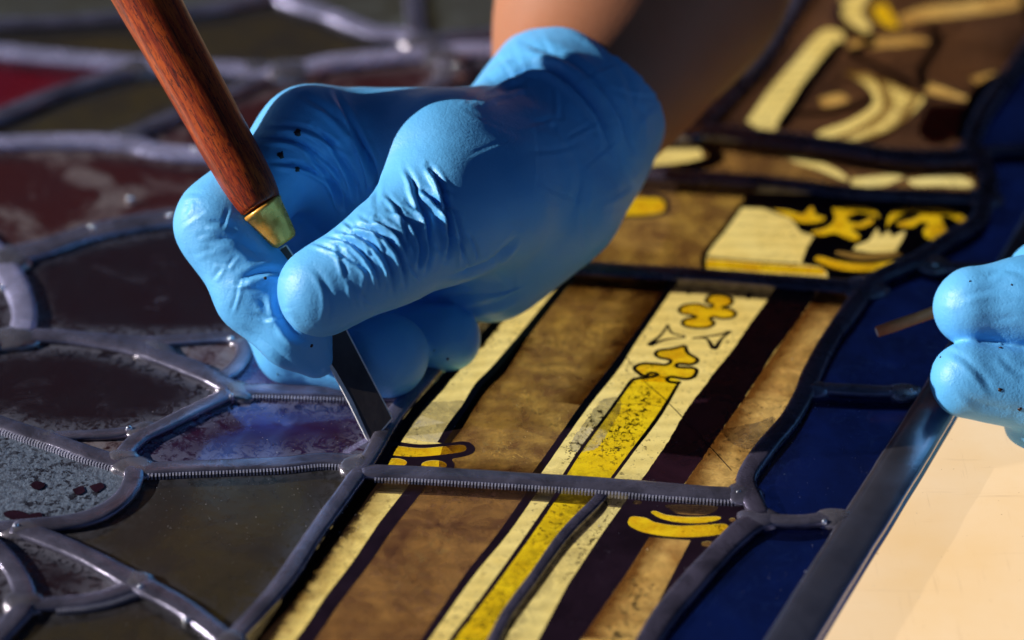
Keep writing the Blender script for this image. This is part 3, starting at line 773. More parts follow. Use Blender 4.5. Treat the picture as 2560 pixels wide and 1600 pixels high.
sheet("painted_tick", z7([(375, 560), (430, 560), (385, 582)]), k_black, g1, 0.3)
sheet("painted_tick", z7([(730, 570), (790, 575), (750, 612)]), k_black, g1, 0.3)
stroke("crack", [(1560, 888), (1610, 955), (1660, 1000), (1709, 1050), (1770, 1115), (1829, 1180)], 0.28, k_black, g1, z=0.45, jit=.06)
stroke("crack", [(1540, 1015), (1600, 1013), (1660, 1020)], 0.2, k_black, g1, z=0.45, jit=.06)

soft_ribbon("brushed_wash", Db, [(2150, 730), (2085, 800), (2010, 900), (1935, 1010), (1860, 1125), (1775, 1238)], w_brown, g1)
soft_ribbon("brushed_wash", [(2060, 716), (2160, 728)], [(1985, 830), (2085, 840)], w_brown, g1)
soft_ribbon("brushed_wash", [(1690, 700), (1668, 731), (1585, 851), (1536, 922), (1461, 1017)], [(1560, 690), (1530, 731), (1470, 821), (1400, 922), (1340, 1000)], w_brown, g1)
soft_ribbon("brushed_wash", [(1440, 695), (1690, 705)], [(1370, 790), (1625, 800)], w_brown, g1)
soft_ribbon("brushed_wash", L1[3:], [(1370, 850), (1300, 940), (1250, 1000), (1210, 1050), (1170, 1110), (1150, 1150)], w_brown, g1)
soft_ribbon("brushed_wash", [(1110, 1195), (1335, 1205)], [(1150, 1130), (1385, 1140)], w_brown, g1)
soft_ribbon("dark_crust", [(1330, 690), (1180, 870), (1040, 1010), (975, 1110), (935, 1175)], [(1372, 690), (1230, 870), (1085, 1010), (1020, 1110), (975, 1150)], w_dark, g1)
soft_ribbon("dark_crust", [(1570, 960), (1440, 1150)], [(1700, 970), (1570, 1160)], w_spot, g1, mode="mid")
soft_ribbon("dark_crust", [(1480, 1000), (1360, 1170)], [(1560, 1010), (1440, 1180)], w_spot, g1, mode="mid")
soft_ribbon("rubbed_patch", [(1290, 880), (1180, 1050)], [(1460, 900), (1350, 1060)], w_gold, g1, mode="mid")
soft_ribbon("rubbed_patch", [(1240, 1020), (1150, 1150)], [(1400, 1030), (1310, 1150)], w_gold, g1, mode="mid")
soft_ribbon("rubbed_patch", [(1480, 720), (1400, 830)], [(1600, 730), (1520, 840)], w_gold, g1, mode="mid")

# lower panes
M1 = [(1048, 1205), (1036, 1227), (965, 1318), (903, 1409), (830, 1505), (765, 1600), (610, 1800)]
M2 = [(1345, 1212), (1325, 1240), (1255, 1339), (1172, 1442), (1081, 1574), (1060, 1605), (930, 1800)]
M3 = [(1410, 1216), (1391, 1240), (1317, 1347), (1234, 1463), (1160, 1562), (1130, 1602), (1000, 1800)]
sheet("brown_wash", M1 + M2[::-1], k_brown2, g2a, 0.2)
sheet("yellow_stain", M3 + [(1130, 1800), (1235, 1600), (1267, 1537), (1337, 1442), (1420, 1330), (1495, 1252), (1515, 1225)], k_yellow, g2a, 0.2)
stroke("painted_line", M1, 4.2, k_black, g2a); stroke("painted_line", M2, [2.6, 2.4, 2.4, 2.2, 2, 2, 2], k_black, g2a)
stroke("painted_line", M3, 1.3, k_black, g2a)
stroke("margin_paint", [(930, 1200), (895, 1255), (800, 1390), (700, 1530)], [7, 5, 3.5, 2], k_black, g2a, jit=2.0)
z6 = lambda q: Z(1560, 975, q)
E1 = [(1582, 1230), (1569, 1248), (1503, 1339), (1420, 1463), (1346, 1600), (1240, 1800)]
cr1 = z6([(22, 805), (45, 770), (130, 778), (190, 805), (330, 825), (500, 818), (610, 815), (632, 845), (590, 875), (430, 893), (270, 890), (120, 865), (40, 830)])
cr2 = z6([(162, 745), (185, 733), (260, 760), (400, 772), (560, 768), (580, 785), (480, 808), (330, 805), (220, 780)])
cr3 = z6([(255, 715), (270, 698), (540, 705), (555, 735), (480, 760), (340, 755)])
fl = [z6(ov(505, 935, 38, 16)), z6(ov(225, 1290, 18, 30, r=.4)), z6(ov(80, 685, 30, 12)), z6(ov(655, 790, 20, 12))]
bare = [(1623, 1345), (1726, 1353), (1668, 1463), (1606, 1587), (1490, 1780), (1340, 1780), (1453, 1600), (1565, 1438)]
sheet("dark_ground", E1 + [(1530, 1800), (1600, 1650), (1651, 1562), (1705, 1492), (1767, 1421), (1849, 1339), (1903, 1308), (1866, 1243), (1627, 1233)], k_black, g2b, 0.22,
      holes=[(cr1, True), (cr2, True), (cr3, True), (bare, False)] + [(f, True) for f in fl])
sheet("amber_wash", bare, k_amber, g2b, 0.2)
sheet("gold_crescent", cr1, k_gold, g2b, 0.17, spline=True); sheet("gold_crescent", cr2, k_gold, g2b, 0.17, spline=True)
sheet("amber_patch", cr3, k_brown, g2b, 0.17, spline=True)
for f in fl: sheet("worn_spot", f, k_brown, g2b, 0.17, spline=True)

soft_ribbon("dark_crust", [(915, 1195), (880, 1255), (785, 1390), (690, 1530), (600, 1660)], [(1010, 1200), (945, 1290), (860, 1400), (765, 1540), (680, 1660)], w_dark, g2a)
soft_ribbon("brushed_wash", [(905, 1192), (1180, 1202), (1400, 1214)], [(880, 1240), (1150, 1262), (1370, 1265)], w_brown, g2a)
soft_ribbon("brushed_wash", [(915, 1195), (785, 1390), (600, 1660)], [(1030, 1230), (900, 1410), (740, 1640)], w_brown, g2a)
soft_ribbon("rubbed_patch", [(1040, 1300), (900, 1480)], [(1200, 1330), (1080, 1500)], w_gold, g2a, mode="mid")
soft_ribbon("brushed_wash", [(1623, 1345), (1565, 1438), (1453, 1600)], [(1700, 1353), (1635, 1450), (1540, 1600)], w_brown, g2b)
soft_ribbon("dark_crust", [(1560, 1450), (1440, 1640)], [(1680, 1450), (1590, 1640)], w_spot, g2b, mode="mid")
soft_ribbon("dark_crust", [(1560, 1235), (1490, 1330), (1400, 1460)], [(1600, 1240), (1530, 1330), (1440, 1460)], w_spot, g2b)

# upper panes
U = [(1866, 500), (1849, 523), (1808, 578), (1765, 640), (1757, 690)]
sheet("brown_wash", [(1500, 450), (1614, 442), (1808, 451), (1900, 470)] + U[:1] + U[1:] + [(1560, 684), (1400, 677)], k_brown, g3, 0.2, holes=[(z7([(-80, 30), (-60, 0), (120, -8), (220, 0), (250, 45), (210, 82), (60, 100), (-60, 92)]), True)])
gb = z7([(505, 362), (800, 385), (1190, 412), (1218, 435), (1210, 458), (900, 445), (490, 415)])
pg = z7([(700, 55), (840, 60), (1000, 120), (1040, 160), (1060, 200), (1140, 225), (1100, 290), (1060, 385), (500, 350), (495, 310), (600, 190)])
foli = [z7(q) for q in (
    [(900, 60), (1000, 72), (1080, 90), (1135, 45), (1160, 95), (1215, 110), (1180, 135), (1080, 140), (1000, 110)],
    [(1260, 55), (1400, 42), (1500, 60), (1545, 110), (1500, 95), (1420, 78), (1360, 100), (1350, 130), (1420, 145), (1490, 115), (1505, 140), (1450, 168), (1370, 180), (1420, 215), (1410, 248), (1350, 235), (1270, 205), (1200, 218), (1130, 200), (1225, 170), (1275, 120)],
    [(1585, 170), (1610, 90), (1700, 55), (1860, 50), (2000, 70), (2085, 140), (2060, 165), (2000, 120), (1920, 95), (1935, 160), (1960, 215), (1900, 245), (1830, 235), (1810, 190), (1840, 150), (1790, 135), (1750, 165), (1680, 165), (1650, 145), (1740, 122), (1790, 92), (1700, 84), (1630, 125)])]
gc = z7([(1150, 365), (1180, 345), (1300, 375), (1450, 390), (1600, 375), (1725, 348), (1730, 375), (1620, 420), (1450, 435), (1280, 420)])
ap = z7([(1280, 328), (1300, 315), (1450, 333), (1640, 322), (1670, 335), (1550, 358), (1400, 362)])
pf = z7([(1385, 305), (1400, 280), (1480, 250), (1530, 175), (1550, 225), (1600, 190), (1620, 225), (1700, 190), (1690, 230), (1640, 315), (1500, 322)])
sheet("dark_ground", z7([(1240, 500), (1225, 440), (1190, 408), (1070, 392), (1105, 290), (1148, 222), (1062, 195), (1040, 155), (1000, 115), (840, 55), (700, 50), (740, -40), (2150, -10), (2140, 60), (1950, 250), (1780, 370), (1640, 430), (1450, 520)]), k_black, g3, 0.22,
      holes=[(f, True) for f in foli] + [(gc, True), (ap, True), (pf, False)])
for f in foli: sheet("gold_foliage", f, k_gold, g3, 0.17, spline=True)
sheet("gold_crescent", gc, k_gold, g3, 0.17, spline=True)
sheet("amber_patch", ap, k_brown, g3, 0.17, spline=True)
sheet("gold_bar", gb, k_gold, g3, 0.2)
stroke("painted_line", z7([(495, 352), (800, 378), (1060, 392)]), .9, k_black, g3)
stroke("painted_line", z7([(720, 20), (690, 60), (600, 185), (492, 325), (480, 420)]), 1.6, k_black, g3)
sheet("gold_bar", z7([(-80, 30), (-60, 0), (120, -8), (220, 0), (250, 45), (210, 82), (60, 100), (-60, 92)]), k_gold, g3, 0.3, spline=True)
stroke("painted_outline", z7([(-60, 105), (60, 108), (230, 92), (265, 40), (225, -18), (100, -30)]), 1.6, k_black, g3)
# pane g4
z9 = lambda q: Z(1560, 0, q)
scroll = [[(930, 930), (1100, 960), (1250, 1010), (1350, 1075), (1330, 1095), (1200, 1040), (1020, 980)], [(1380, 1080), (1500, 1070), (1620, 1060), (1690, 1075), (1620, 1110), (1560, 1130), (1390, 1135)],
          [(1710, 1090), (1850, 1070), (1960, 1050), (2060, 1080), (2110, 1110), (2080, 1138), (1900, 1130), (1760, 1130)], [(1640, 1162), (1800, 1152), (2060, 1168), (2010, 1185), (1700, 1180)]]
sheet("brown_wash", [(1740, 350), (1891, 360), (2097, 385), (2263, 405), (2440, 405), (2460, 500), (2345, 496), (2139, 488), (1973, 467), (1808, 451), (1700, 445), (1760, 400)], k_brown2, g4, 0.2, holes=[(z9(q), True) for q in scroll])
stroke("dark_margin", z9([(130, 1040), (420, 1010), (560, 950), (430, 850), (380, 830)]), [5, 6, 5, 4, 3], k_black, g4, z=.26, jit=1.0)
sheet("gold_dot", z9(ov(345, 1022, 65, 32)), k_gold, g4, 0.36, spline=True)
# pane g5: faded figure drawing, far out of focus
draw = [([(740, 740), (890, 530), (1030, 370), (1150, 230), (1230, 180), (1325, 205), (1310, 270), (1200, 390), (1090, 560), (905, 795)], None),
        ([(1310, 0), (1480, -40), (1440, 70), (1495, 180), (1440, 190), (1330, 110)], None),
        ([(1500, 40), (1580, 25), (1620, 85), (1660, 165), (1590, 165), (1520, 110)], k_gold),
        ([(1660, 100), (1800, 50), (2100, 10), (2419, -40), (2419, 40), (2100, 95), (1800, 130), (1700, 165)], k_amber),
        ([(1340, 440), (1480, 450), (1650, 520), (1800, 590), (1790, 640), (1640, 770), (1450, 845), (1200, 850), (1180, 800), (1350, 740), (1500, 640), (1480, 540)], None),
        ([(1180, 600), (1300, 570), (1360, 610), (1280, 640), (1200, 650)], k_amber),
        ([(1400, 240), (1700, 220), (1840, 260), (1600, 290), (1360, 290)], k_amber),
        ([(1800, 510), (1900, 525), (2150, 625), (2050, 610), (1850, 570)], k_amber),
        ([(2090, 480), (2240, 440), (2250, 490), (2180, 530)], k_amber)]
sheet("umber_wash", [(1760, 322), (1891, 160), (2006, -12), (2130, -200), (2800, -200), (2650, 20), (2560, 145), (2469, 269), (2430, 380), (2263, 395), (2097, 370), (1891, 345)], k_umber, g5, 0.26, holes=[(z9(q), True) for q, _ in draw])
for q, mt in draw:
    if mt: sheet("pale_drawing", z9(q), mt, g5, 0.2, spline=True)
soft_ribbon("brushed_wash", z9([(1200, 860), (1400, 780), (1560, 650), (1500, 450)]), z9([(1400, 860), (1560, 780), (1700, 650), (1620, 480)]), w_brown, g5, z=0.36)
soft_ribbon("brushed_wash", z9([(1790, 600), (1650, 790), (1450, 880)]), z9([(1680, 600), (1560, 740), (1400, 800)]), w_brown, g5, z=0.36)
soft_ribbon("brushed_wash", z9([(1350, 430), (1550, 470), (1800, 580)]), z9([(1340, 520), (1520, 540), (1760, 620)]), w_brown, g5, z=0.36)
sheet("rust_patch", z9([(1850, 640), (2050, 650), (2090, 760), (1900, 880), (1780, 800)]), k_rust, g5, 0.34, spline=True)
for pp, w in (([(1340, 200), (1500, 260), (1380, 330), (1560, 420), (1750, 520)], 3), ([(950, 780), (1130, 500), (1320, 260)], 4), ([(1050, 700), (1300, 680), (1500, 600)], 3), ([(1850, 150), (1900, 260), (1800, 420), (1820, 540)], 3), ([(2419, 420), (2150, 560), (2050, 860)], 5), ([(1320, 20), (1290, 120), (1400, 210), (1560, 210)], 2.5)):
    stroke("painted_line", z9(pp), w, k_black, g5, z=0.38, jit=1)

# ------------------------------------------------------------------ implicit surfaces for the hands
def round_cone(Pt, a, b, r1, r2):
    ba = b - a; l2 = ba @ ba; rr = r1 - r2; a2 = l2 - rr * rr; il2 = 1 / l2
    pa = Pt - a; y = pa @ ba; z = y - l2
    x2 = np.sum((pa * l2 - y[..., None] * ba) ** 2, axis=-1)
    y2 = y * y * l2; z2 = z * z * l2
    k = np.sign(rr) * rr * rr * x2
    res = (np.sqrt(x2 * a2 * il2) + y * rr) * il2 - r1
    c1 = np.sign(z) * a2 * z2 > k
    c2 = (~c1) & (np.sign(y) * a2 * y2 < k)
    res = np.where(c1, np.sqrt(x2 + z2) * il2 - r2, res)
    res = np.where(c2, np.sqrt(x2 + y2) * il2 - r1, res)
    return res


def smin(a, b, k):
    h = np.maximum(k - np.abs(a - b), 0) / k
    return np.minimum(a, b) - h * h * k * 0.25


def surface_nets(F, org, h):
    ins = F < 0
    c = np.zeros(tuple(s - 1 for s in F.shape), np.int8)
    for i in (0, 1):
        for j in (0, 1):
            for k in (0, 1):
                c += ins[i:F.shape[0] - 1 + i, j:F.shape[1] - 1 + j, k:F.shape[2] - 1 + k]
    act = (c > 0) & (c < 8)
    I = np.argwhere(act)
    idx = -np.ones(act.shape, np.int64); idx[act] = np.arange(len(I))
    acc = np.zeros((len(I), 3)); cnt = np.zeros(len(I))
    corners = [(i, j, k) for i in (0, 1) for j in (0, 1) for k in (0, 1)]
    for a in corners:
        for ax in range(3):
            if a[ax] == 1: continue
            b = list(a); b[ax] = 1
            fa = F[I[:, 0] + a[0], I[:, 1] + a[1], I[:, 2] + a[2]]; fb = F[I[:, 0] + b[0], I[:, 1] + b[1], I[:, 2] + b[2]]
            m = (fa < 0) != (fb < 0)
            t = np.where(m, fa / np.where(m, fa - fb, 1), 0)
            p = np.tile(np.array(a, float), (len(I), 1)); p[:, ax] += t
            acc[m] += p[m]; cnt[m] += 1
    V = (I + acc / cnt[:, None]) * h + org
    faces = []
    for ax in range(3):
        o1, o2 = (ax + 1) % 3, (ax + 2) % 3
        sl = [slice(None)] * 3; sl2 = [slice(None)] * 3
        sl[ax] = slice(0, -1); sl2[ax] = slice(1, None)
        A_, B_ = ins[tuple(sl)], ins[tuple(sl2)]
        E = np.argwhere(A_ != B_)
        E = E[(E[:, o1] > 0) & (E[:, o2] > 0) & (E[:, o1] < F.shape[o1] - 1) & (E[:, o2] < F.shape[o2] - 1)]
        q = []
        for d1, d2 in ((1, 1), (0, 1), (0, 0), (1, 0)):
            e = E.copy(); e[:, o1] -= d1; e[:, o2] -= d2
            q.append(idx[e[:, 0], e[:, 1], e[:, 2]])
        q = np.stack(q, 1)
        flip = ~A_[E[:, 0], E[:, 1], E[:, 2]]
        q[flip] = q[flip][:, ::-1]
        faces.append(q)
    return V, np.vstack(faces)


def field(prims, h, pad=9.0, cut=None):
    """prims: (pa, pb, ra, rb, k). Smooth union on a grid; cones given in mm"""
    lo = np.min([np.minimum(p[0] - p[2], p[1] - p[3]) for p in prims], axis=0) - pad
    hi = np.max([np.maximum(p[0] + p[2], p[1] + p[3]) for p in prims], axis=0) + pad
    n = np.ceil((hi - lo) / h).astype(int) + 1
    F = np.full(n, 30.0, np.float32)
    for pa, pb, ra, rb, k in prims:
        m = k + 4.0
        l = np.minimum(pa - ra, pb - rb) - m; u = np.maximum(pa + ra, pb + rb) + m
        i0 = np.clip(np.floor((l - lo) / h).astype(int), 0, n - 1); i1 = np.clip(np.ceil((u - lo) / h).astype(int) + 1, 1, n)
        g = np.stack(np.meshgrid(*[lo[a] + h * np.arange(i0[a], i1[a]) for a in range(3)], indexing='ij'), -1)
        d = round_cone(g, pa, pb, ra, rb).astype(np.float32)
        sub = F[i0[0]:i1[0], i0[1]:i1[1], i0[2]:i1[2]]
        F[i0[0]:i1[0], i0[1]:i1[1], i0[2]:i1[2]] = smin(sub, d, k)
    if cut is not None:
        g = np.stack(np.meshgrid(*[lo[a] + h * np.arange(n[a]) for a in range(3)], indexing='ij'), -1)
        for q, nn in cut:
            F = np.maximum(F, ((g - q) @ nn).astype(np.float32))
    return F, lo


def vnormals(V, Q):
    n = np.cross(V[Q[:, 2]] - V[Q[:, 0]], V[Q[:, 3]] - V[Q[:, 1]])
    N = np.zeros_like(V)
    for k in range(4): np.add.at(N, Q[:, k], n)
    return N / (np.linalg.norm(N, axis=1)[:, None] + 1e-12)


def relax(V, Q, it=2, lam=0.5):
    n = len(V)
    for _ in range(it):
        acc = np.zeros_like(V); cnt = np.zeros(n)
        for k in range(4):
            a = Q[:, k]; b = Q[:, (k + 1) % 4]
            np.add.at(acc, a, V[b]); np.add.at(cnt, a, 1)
            np.add.at(acc, b, V[a]); np.add.at(cnt, b, 1)
        V = V + lam * (acc / cnt[:, None] - V)
    return V


def wrinkle(V, N, strokes, drange=None):
    """folds: grooves with a soft lip on either side, following paths drawn in image pixels over the camera-facing side"""
    s = proj(V)
    view = V - CAM; view /= np.linalg.norm(view, axis=1)[:, None]
    facing = np.clip(-(np.sum(N * view, axis=1)) * 2.2, 0, 1)
    disp = np.zeros(len(V))
    for st in strokes:
        pts, amp, w = st[:3]
        pts = resample(np.array(pts, float), 6.0)
        lo = pts.min(0) - 5 * w; hi = pts.max(0) + 5 * w
        m = (s[:, 0] > lo[0]) & (s[:, 0] < hi[0]) & (s[:, 1] > lo[1]) & (s[:, 1] < hi[1]) & (facing > 0)
        if len(st) > 3: m &= (s[:, 2] > st[3][0]) & (s[:, 2] < st[3][1])
        ii = np.where(m)[0]
        if not len(ii): continue
        q = s[ii, :2]
        D = np.linalg.norm(q[:, None, :] - pts[None], axis=2)
        j = D.argmin(1); d = D[np.arange(len(ii)), j]
        t = j / (len(pts) - 1)
        tg = np.gradient(pts, axis=0)[j]; rel = q - pts[j]
        side = np.sign(tg[:, 0] * rel[:, 1] - tg[:, 1] * rel[:, 0])
        tap = np.clip(np.minimum(t, 1 - t) * 4 + 0.1, 0, 1)
        endfall = np.exp(-np.maximum(0, d - 3 * w) ** 2 / (w * w))
        g = -1.15 * np.exp(-d / (0.75 * w)) + 0.62 * np.exp(-((d - 1.7 * w) / (0.95 * w)) ** 2) * (1 + 0.6 * side)
        disp[ii] += amp * g * tap * endfall * facing[ii]
    return V + N * disp[:, None]


def vnoise(V, sc, amp, seed=0):
    return np.array([mnoise.noise(Vector((v[0] * sc + seed, v[1] * sc, v[2] * sc))) for v in V]) * amp


def cone(a, b, ra, rb, k=6.0):
    return (P(*a), P(*b), ra, rb, k)


# ---- working hand
person = empty("person", "person in blue nitrile gloves, one hand gripping the knife, the other holding a thin stick", "person")
HV = 0.41
hand = [
    # palm and wrist
    cone((1395, 325, 50), (1250, 432, 38), 24, 20, 10),
    cone((1250, 430, 30), (1000, 440, 30), 20, 18.5, 12),
    cone((1388, 508, 36), (1225, 684, 34), 14.5, 12.5, 12),
    cone((1250, 560, 34), (1000, 600, 42), 20, 17, 12),
    cone((1000, 430, 34), (830, 420, 34), 19, 17, 12),
    cone((1488, 345, 60), (1408, 500, 44), 13, 14, 14),
    # index
    cone((900, 400, 26), (765, 348, 17), 15, 11.9, 8),
    cone((765, 348, 17), (556, 562, 8), 11.9, 11.4, 6),
    cone((556, 562, 8), (643, 726, 5), 11.4, 11.6, 6),
    cone((643, 726, 5), (735, 828, 4), 11.6, 9.8, 2),
    cone((738, 832, 3), (790, 896, 4), 9.2, 5.4, 3),
    # middle
    cone((850, 430, 44), (640, 620, 34), 13, 11.5, 6),
    cone((632, 650, 32), (742, 862, 25), 11, 11.2, 2),
    cone((742, 862, 25), (968, 888, 15), 11.0, 11.4, 2),
    # ring
    cone((900, 480, 56), (760, 700, 46), 12, 11, 6),
    cone((760, 700, 46), (900, 840, 30), 11, 10.5, 4),
    cone((900, 835, 36), (1116, 846, 27), 10.5, 9.2, 1.5),
    # little finger, folded behind
    cone((1000, 560, 60), (900, 740, 52), 11, 10, 6),
    cone((900, 740, 52), (1120, 740, 40), 10, 9, 4),
    # thumb
    cone((800, 358, 24), (1150, 455, 32), 13, 20, 10),
    cone((1300, 470, 27), (1132, 438, 16), 18, 19.6, 14),
    cone((1130, 440, 14), (1105, 530, 1), 20, 16.5, 6),
    cone((1105, 530, 1), (965, 640, -12), 16, 12.6, 5),
    cone((965, 640, -13), (806, 728, -14), 12.8, 11.6, 4),
    cone((1010, 610, -6), (1220, 500, 10), 12, 18, 6),
]
armdir = P(1600, 0, 84) - P(1405, 320, 48); armdir /= np.linalg.norm(armdir)
cuff_c = P(1452, 235, 60)
cuffs = [cone((1395, 325, 50), (1440, 258, 64), 24.5, 26.5, 8)]
F, lo = field(hand + cuffs, HV, cut=[(cuff_c + armdir * 6, armdir)])
Vh, Qh = surface_nets(F, lo, HV)
Vh = relax(Vh, Qh, 3)
N = vnormals(Vh, Qh)
Vh += N * (vnoise(Vh, 0.05, 0.5, 3) + vnoise(Vh, 0.16, 0.13, 9))[:, None]
z4 = lambda q: Z(800, 500, q)
z5 = lambda q: Z(800, 0, q)
z2 = lambda q: Z(0, 500, q)
z1 = lambda q: Z(0, 0, q)
TF = (-40, 22)
folds = [
    # over the thumb joint
    (z4([(-60, 250), (60, 290), (170, 350), (290, 425)]), 0.64, 5.5, TF),
    (z4([(30, 215), (170, 250), (270, 330), (340, 440), (360, 540)]), 1.06, 5.5, TF),
    (z4([(110, 185), (260, 225), (370, 320), (430, 440), (445, 570)]), 1.40, 6.1, TF),
    (z4([(190, 150), (340, 190), (450, 285), (500, 400), (515, 530)]), 1.62, 6.1, TF),
    (z4([(300, 110), (430, 170), (500, 260), (530, 370)]), 1.12, 5.5, TF),
    (z4([(420, 60), (530, 120), (590, 220), (610, 330), (590, 420)]), 1.26, 6.1, TF),
    (z4([(530, 10), (620, 100), (660, 220), (660, 350), (640, 450)]), 1.40, 6.6, TF),
    (z4([(600, -80), (710, 20), (770, 140), (785, 270), (770, 370)]), 1.84, 7.1, TF),
    (z4([(700, -60), (800, 60), (850, 200), (860, 330), (880, 420)]), 0.98, 6.6, TF),
    (z4([(800, 180), (850, 280), (890, 360), (900, 440)]), 0.70, 5.5, TF),
    (z4([(900, 200), (940, 290), (960, 380)]), 0.64, 5.5, TF),
    (z4([(780, 460), (900, 430), (1040, 370), (1130, 290), (1190, 220)]), 1.12, 8.3),
    (z4([(330, 180), (380, 260), (400, 360)]), 0.70, 5.5, TF),
    (z4([(-40, 400), (40, 520), (60, 640), (40, 760)]), 0.31, 8.8, TF),
    # between thumb and forefinger
    (z5([(90, 560), (180, 720), (270, 900), (330, 1060), (340, 1240)]), 1.26, 8.3),
    (z5([(-30, 760), (90, 900), (190, 1060), (240, 1240)]), 1.26, 8.3),
    (z5([(-120, 860), (0, 990), (100, 1120), (160, 1290)]), 1.54, 8.3),
    (z1([(1560, 830), (1800, 860), (2000, 1000), (2120, 1160)]), 1.26, 7.1),
    (z1([(1640, 980), (1850, 1010), (2020, 1120), (2080, 1260)]), 1.26, 6.6),
    (z1([(1620, 760), (1850, 780), (2100, 920)]), 0.84, 7.1),
    (z1([(1800, 560), (2000, 680), (2200, 900), (2280, 1100)]), 0.70, 8.8),
    # thumb root
    (z5([(520, 1010), (570, 1110), (600, 1220), (640, 1330), (640, 1500)]), 1.12, 7.1, TF),
    (z5([(660, 1000), (730, 1120), (760, 1260), (780, 1420)]), 1.84, 7.6, TF),
    (z5([(400, 1170), (470, 1260), (520, 1380), (530, 1500)]), 0.84, 6.1, TF),
    # cuff
    (z5([(900, 590), (1050, 500), (1180, 440), (1300, 400), (1420, 430), (1580, 560), (1700, 720), (1750, 900)]), 1.62, 10.9),
    (z5([(1230, 250), (1320, 290), (1420, 320), (1600, 420), (1800, 640), (1880, 900)]), 0.97, 10.9),
    (z5([(900, 520), (1000, 420), (1150, 330)]), 0.65, 9.4),
    (z5([(950, 610), (1040, 560), (1160, 530), (1260, 500)]), 0.76, 8.6),
    (z5([(1060, 500), (1200, 480), (1310, 470)]), 0.54, 7.0),
    (z5([(1200, 700), (1400, 760), (1520, 900), (1580, 1100), (1500, 1350)]), 0.43, 15.6),
    (z5([(1500, 140), (1700, 260), (1850, 460), (1920, 700)]), 0.43, 10.9),
    # heel of the hand
    (z4([(600, 530), (800, 490), (1000, 460), (1180, 350)]), 1.0, 16, (20, 120)),
    (z4([(700, 590), (900, 570), (1080, 520), (1260, 400)]), 0.9, 13, (20, 120)),
    (z4([(850, 660), (1050, 620), (1220, 540)]), 0.6, 12, (20, 120)),
    # forefinger
    (z2([(1440, 480), (1560, 440), (1640, 428), (1720, 440)]), 1.1, 10),
    (z2([(1680, 560), (1690, 660), (1760, 790), (1850, 850)]), 1.2, 12),
    (z2([(1270, 240), (1400, 235), (1500, 290), (1580, 360)]), 0.5, 13),
    (z2([(1240, 130), (1340, 140), (1440, 190)]), 0.45, 10),
    (z2([(1460, 760), (1600, 860), (1720, 960), (1800, 1010)]), 0.45, 12),
    (z2([(1560, 600), (1640, 680), (1700, 780)]), 0.4, 10),
    (z2([(1130, 260), (1180, 380), (1260, 520)]), 0.3, 16),
]
for k_ in range(30):                                # short irregular branches over the thumb joint
    cx = random.uniform(850, 1130); cy = random.uniform(520, 700) - (cx - 990) * 0.55
    a = math.radians(random.gauss(58, 22)); L = random.uniform(18, 55)
    folds.append(([(cx - L * math.cos(a), cy - L * math.sin(a)), (cx + random.uniform(-9, 9), cy + random.uniform(-9, 9)), (cx + L * math.cos(a), cy + L * math.sin(a))], random.uniform(0.18, 0.42), random.uniform(4.5, 7.5), TF))
for k_ in range(16):                                # and across the forefinger
    t = random.random(); cx = 500 + t * 220 + random.uniform(-60, 60); cy = 520 + t * 300 + random.uniform(-40, 40)
    a = math.radians(random.gauss(-25, 25)); L = random.uniform(18, 50)
    folds.append(([(cx - L * math.cos(a), cy - L * math.sin(a)), (cx + random.uniform(-8, 8), cy + random.uniform(-8, 8)), (cx + L * math.cos(a), cy + L * math.sin(a))], random.uniform(0.10, 0.24), random.uniform(5, 8), TF))
for _ in range(34):                                 # fine slack creases
    a = random.uniform(0, 2 * math.pi); cx = random.uniform(1150, 1620); cy = random.uniform(160, 700)
    L = random.uniform(40, 110)
    folds.append(([(cx - L * math.cos(a), cy - L * math.sin(a)), (cx + random.uniform(-15, 15), cy + random.uniform(-15, 15)), (cx + L * math.cos(a), cy + L * math.sin(a))], random.uniform(0.07, 0.17), random.uniform(5.5, 10)))
Vh = wrinkle(Vh, vnormals(Vh, Qh), folds)
glove = link_mesh("glove", Vh, Qh, GLOVE, person, label="blue nitrile glove on the hand gripping the knife")

# forearm
arm = [cone((1405, 320, 48), (1490, 185, 74), 22, 27, 4), cone((1490, 185, 74), (1545, 50, 86), 27, 34, 10), cone((1545, 50, 86), (1620, -90, 100), 34, 41, 10), cone((1620, -90, 100), (1800, -420, 140), 40, 46, 10)]
F, lo = field(arm, 1.6)
Va, Qa = surface_nets(F, lo, 1.6)
Va = relax(Va, Qa, 3)
link_mesh("forearm", Va, Qa, SKIN, person)

# ---- second hand
h2 = [cone((2438, 767, 8), (2580, 762, 8), 11.0, 11.8, 4), cone((2580, 762, 8), (2780, 700, 12), 11.8, 13, 6), cone((2780, 700, 12), (3050, 660, 30), 13, 18, 10),
      cone((2424, 950, 3), (2590, 976, 3), 10.3, 10.9, 1.2), cone((2590, 976, 3), (2780, 1000, 6), 10.9, 11.8, 1.5), cone((2780, 1000, 6), (3050, 900, 24), 12, 18, 10),
      cone((2610, 1050, 10), (2800, 1110, 12), 10.5, 11, 1.5), cone((2800, 1110, 12), (3080, 980, 30), 11, 16, 8),
      cone((2620, 700, 22), (2800, 640, 30), 11.5, 12, 3), cone((2800, 640, 30), (3080, 700, 40), 12, 18, 8),
      cone((3050, 700, 30), (3060, 960, 30), 24, 24, 14), cone((3080, 820, 30), (3500, 700, 60), 27, 26, 14)]
F, lo = field(h2, 0.6)
V2_, Q2_ = surface_nets(F, lo, 0.6)
V2_ = relax(V2_, Q2_, 3)
N = vnormals(V2_, Q2_)
V2_ += N * (vnoise(V2_, 0.06, 0.4, 5) + vnoise(V2_, 0.17, 0.2, 2))[:, None]
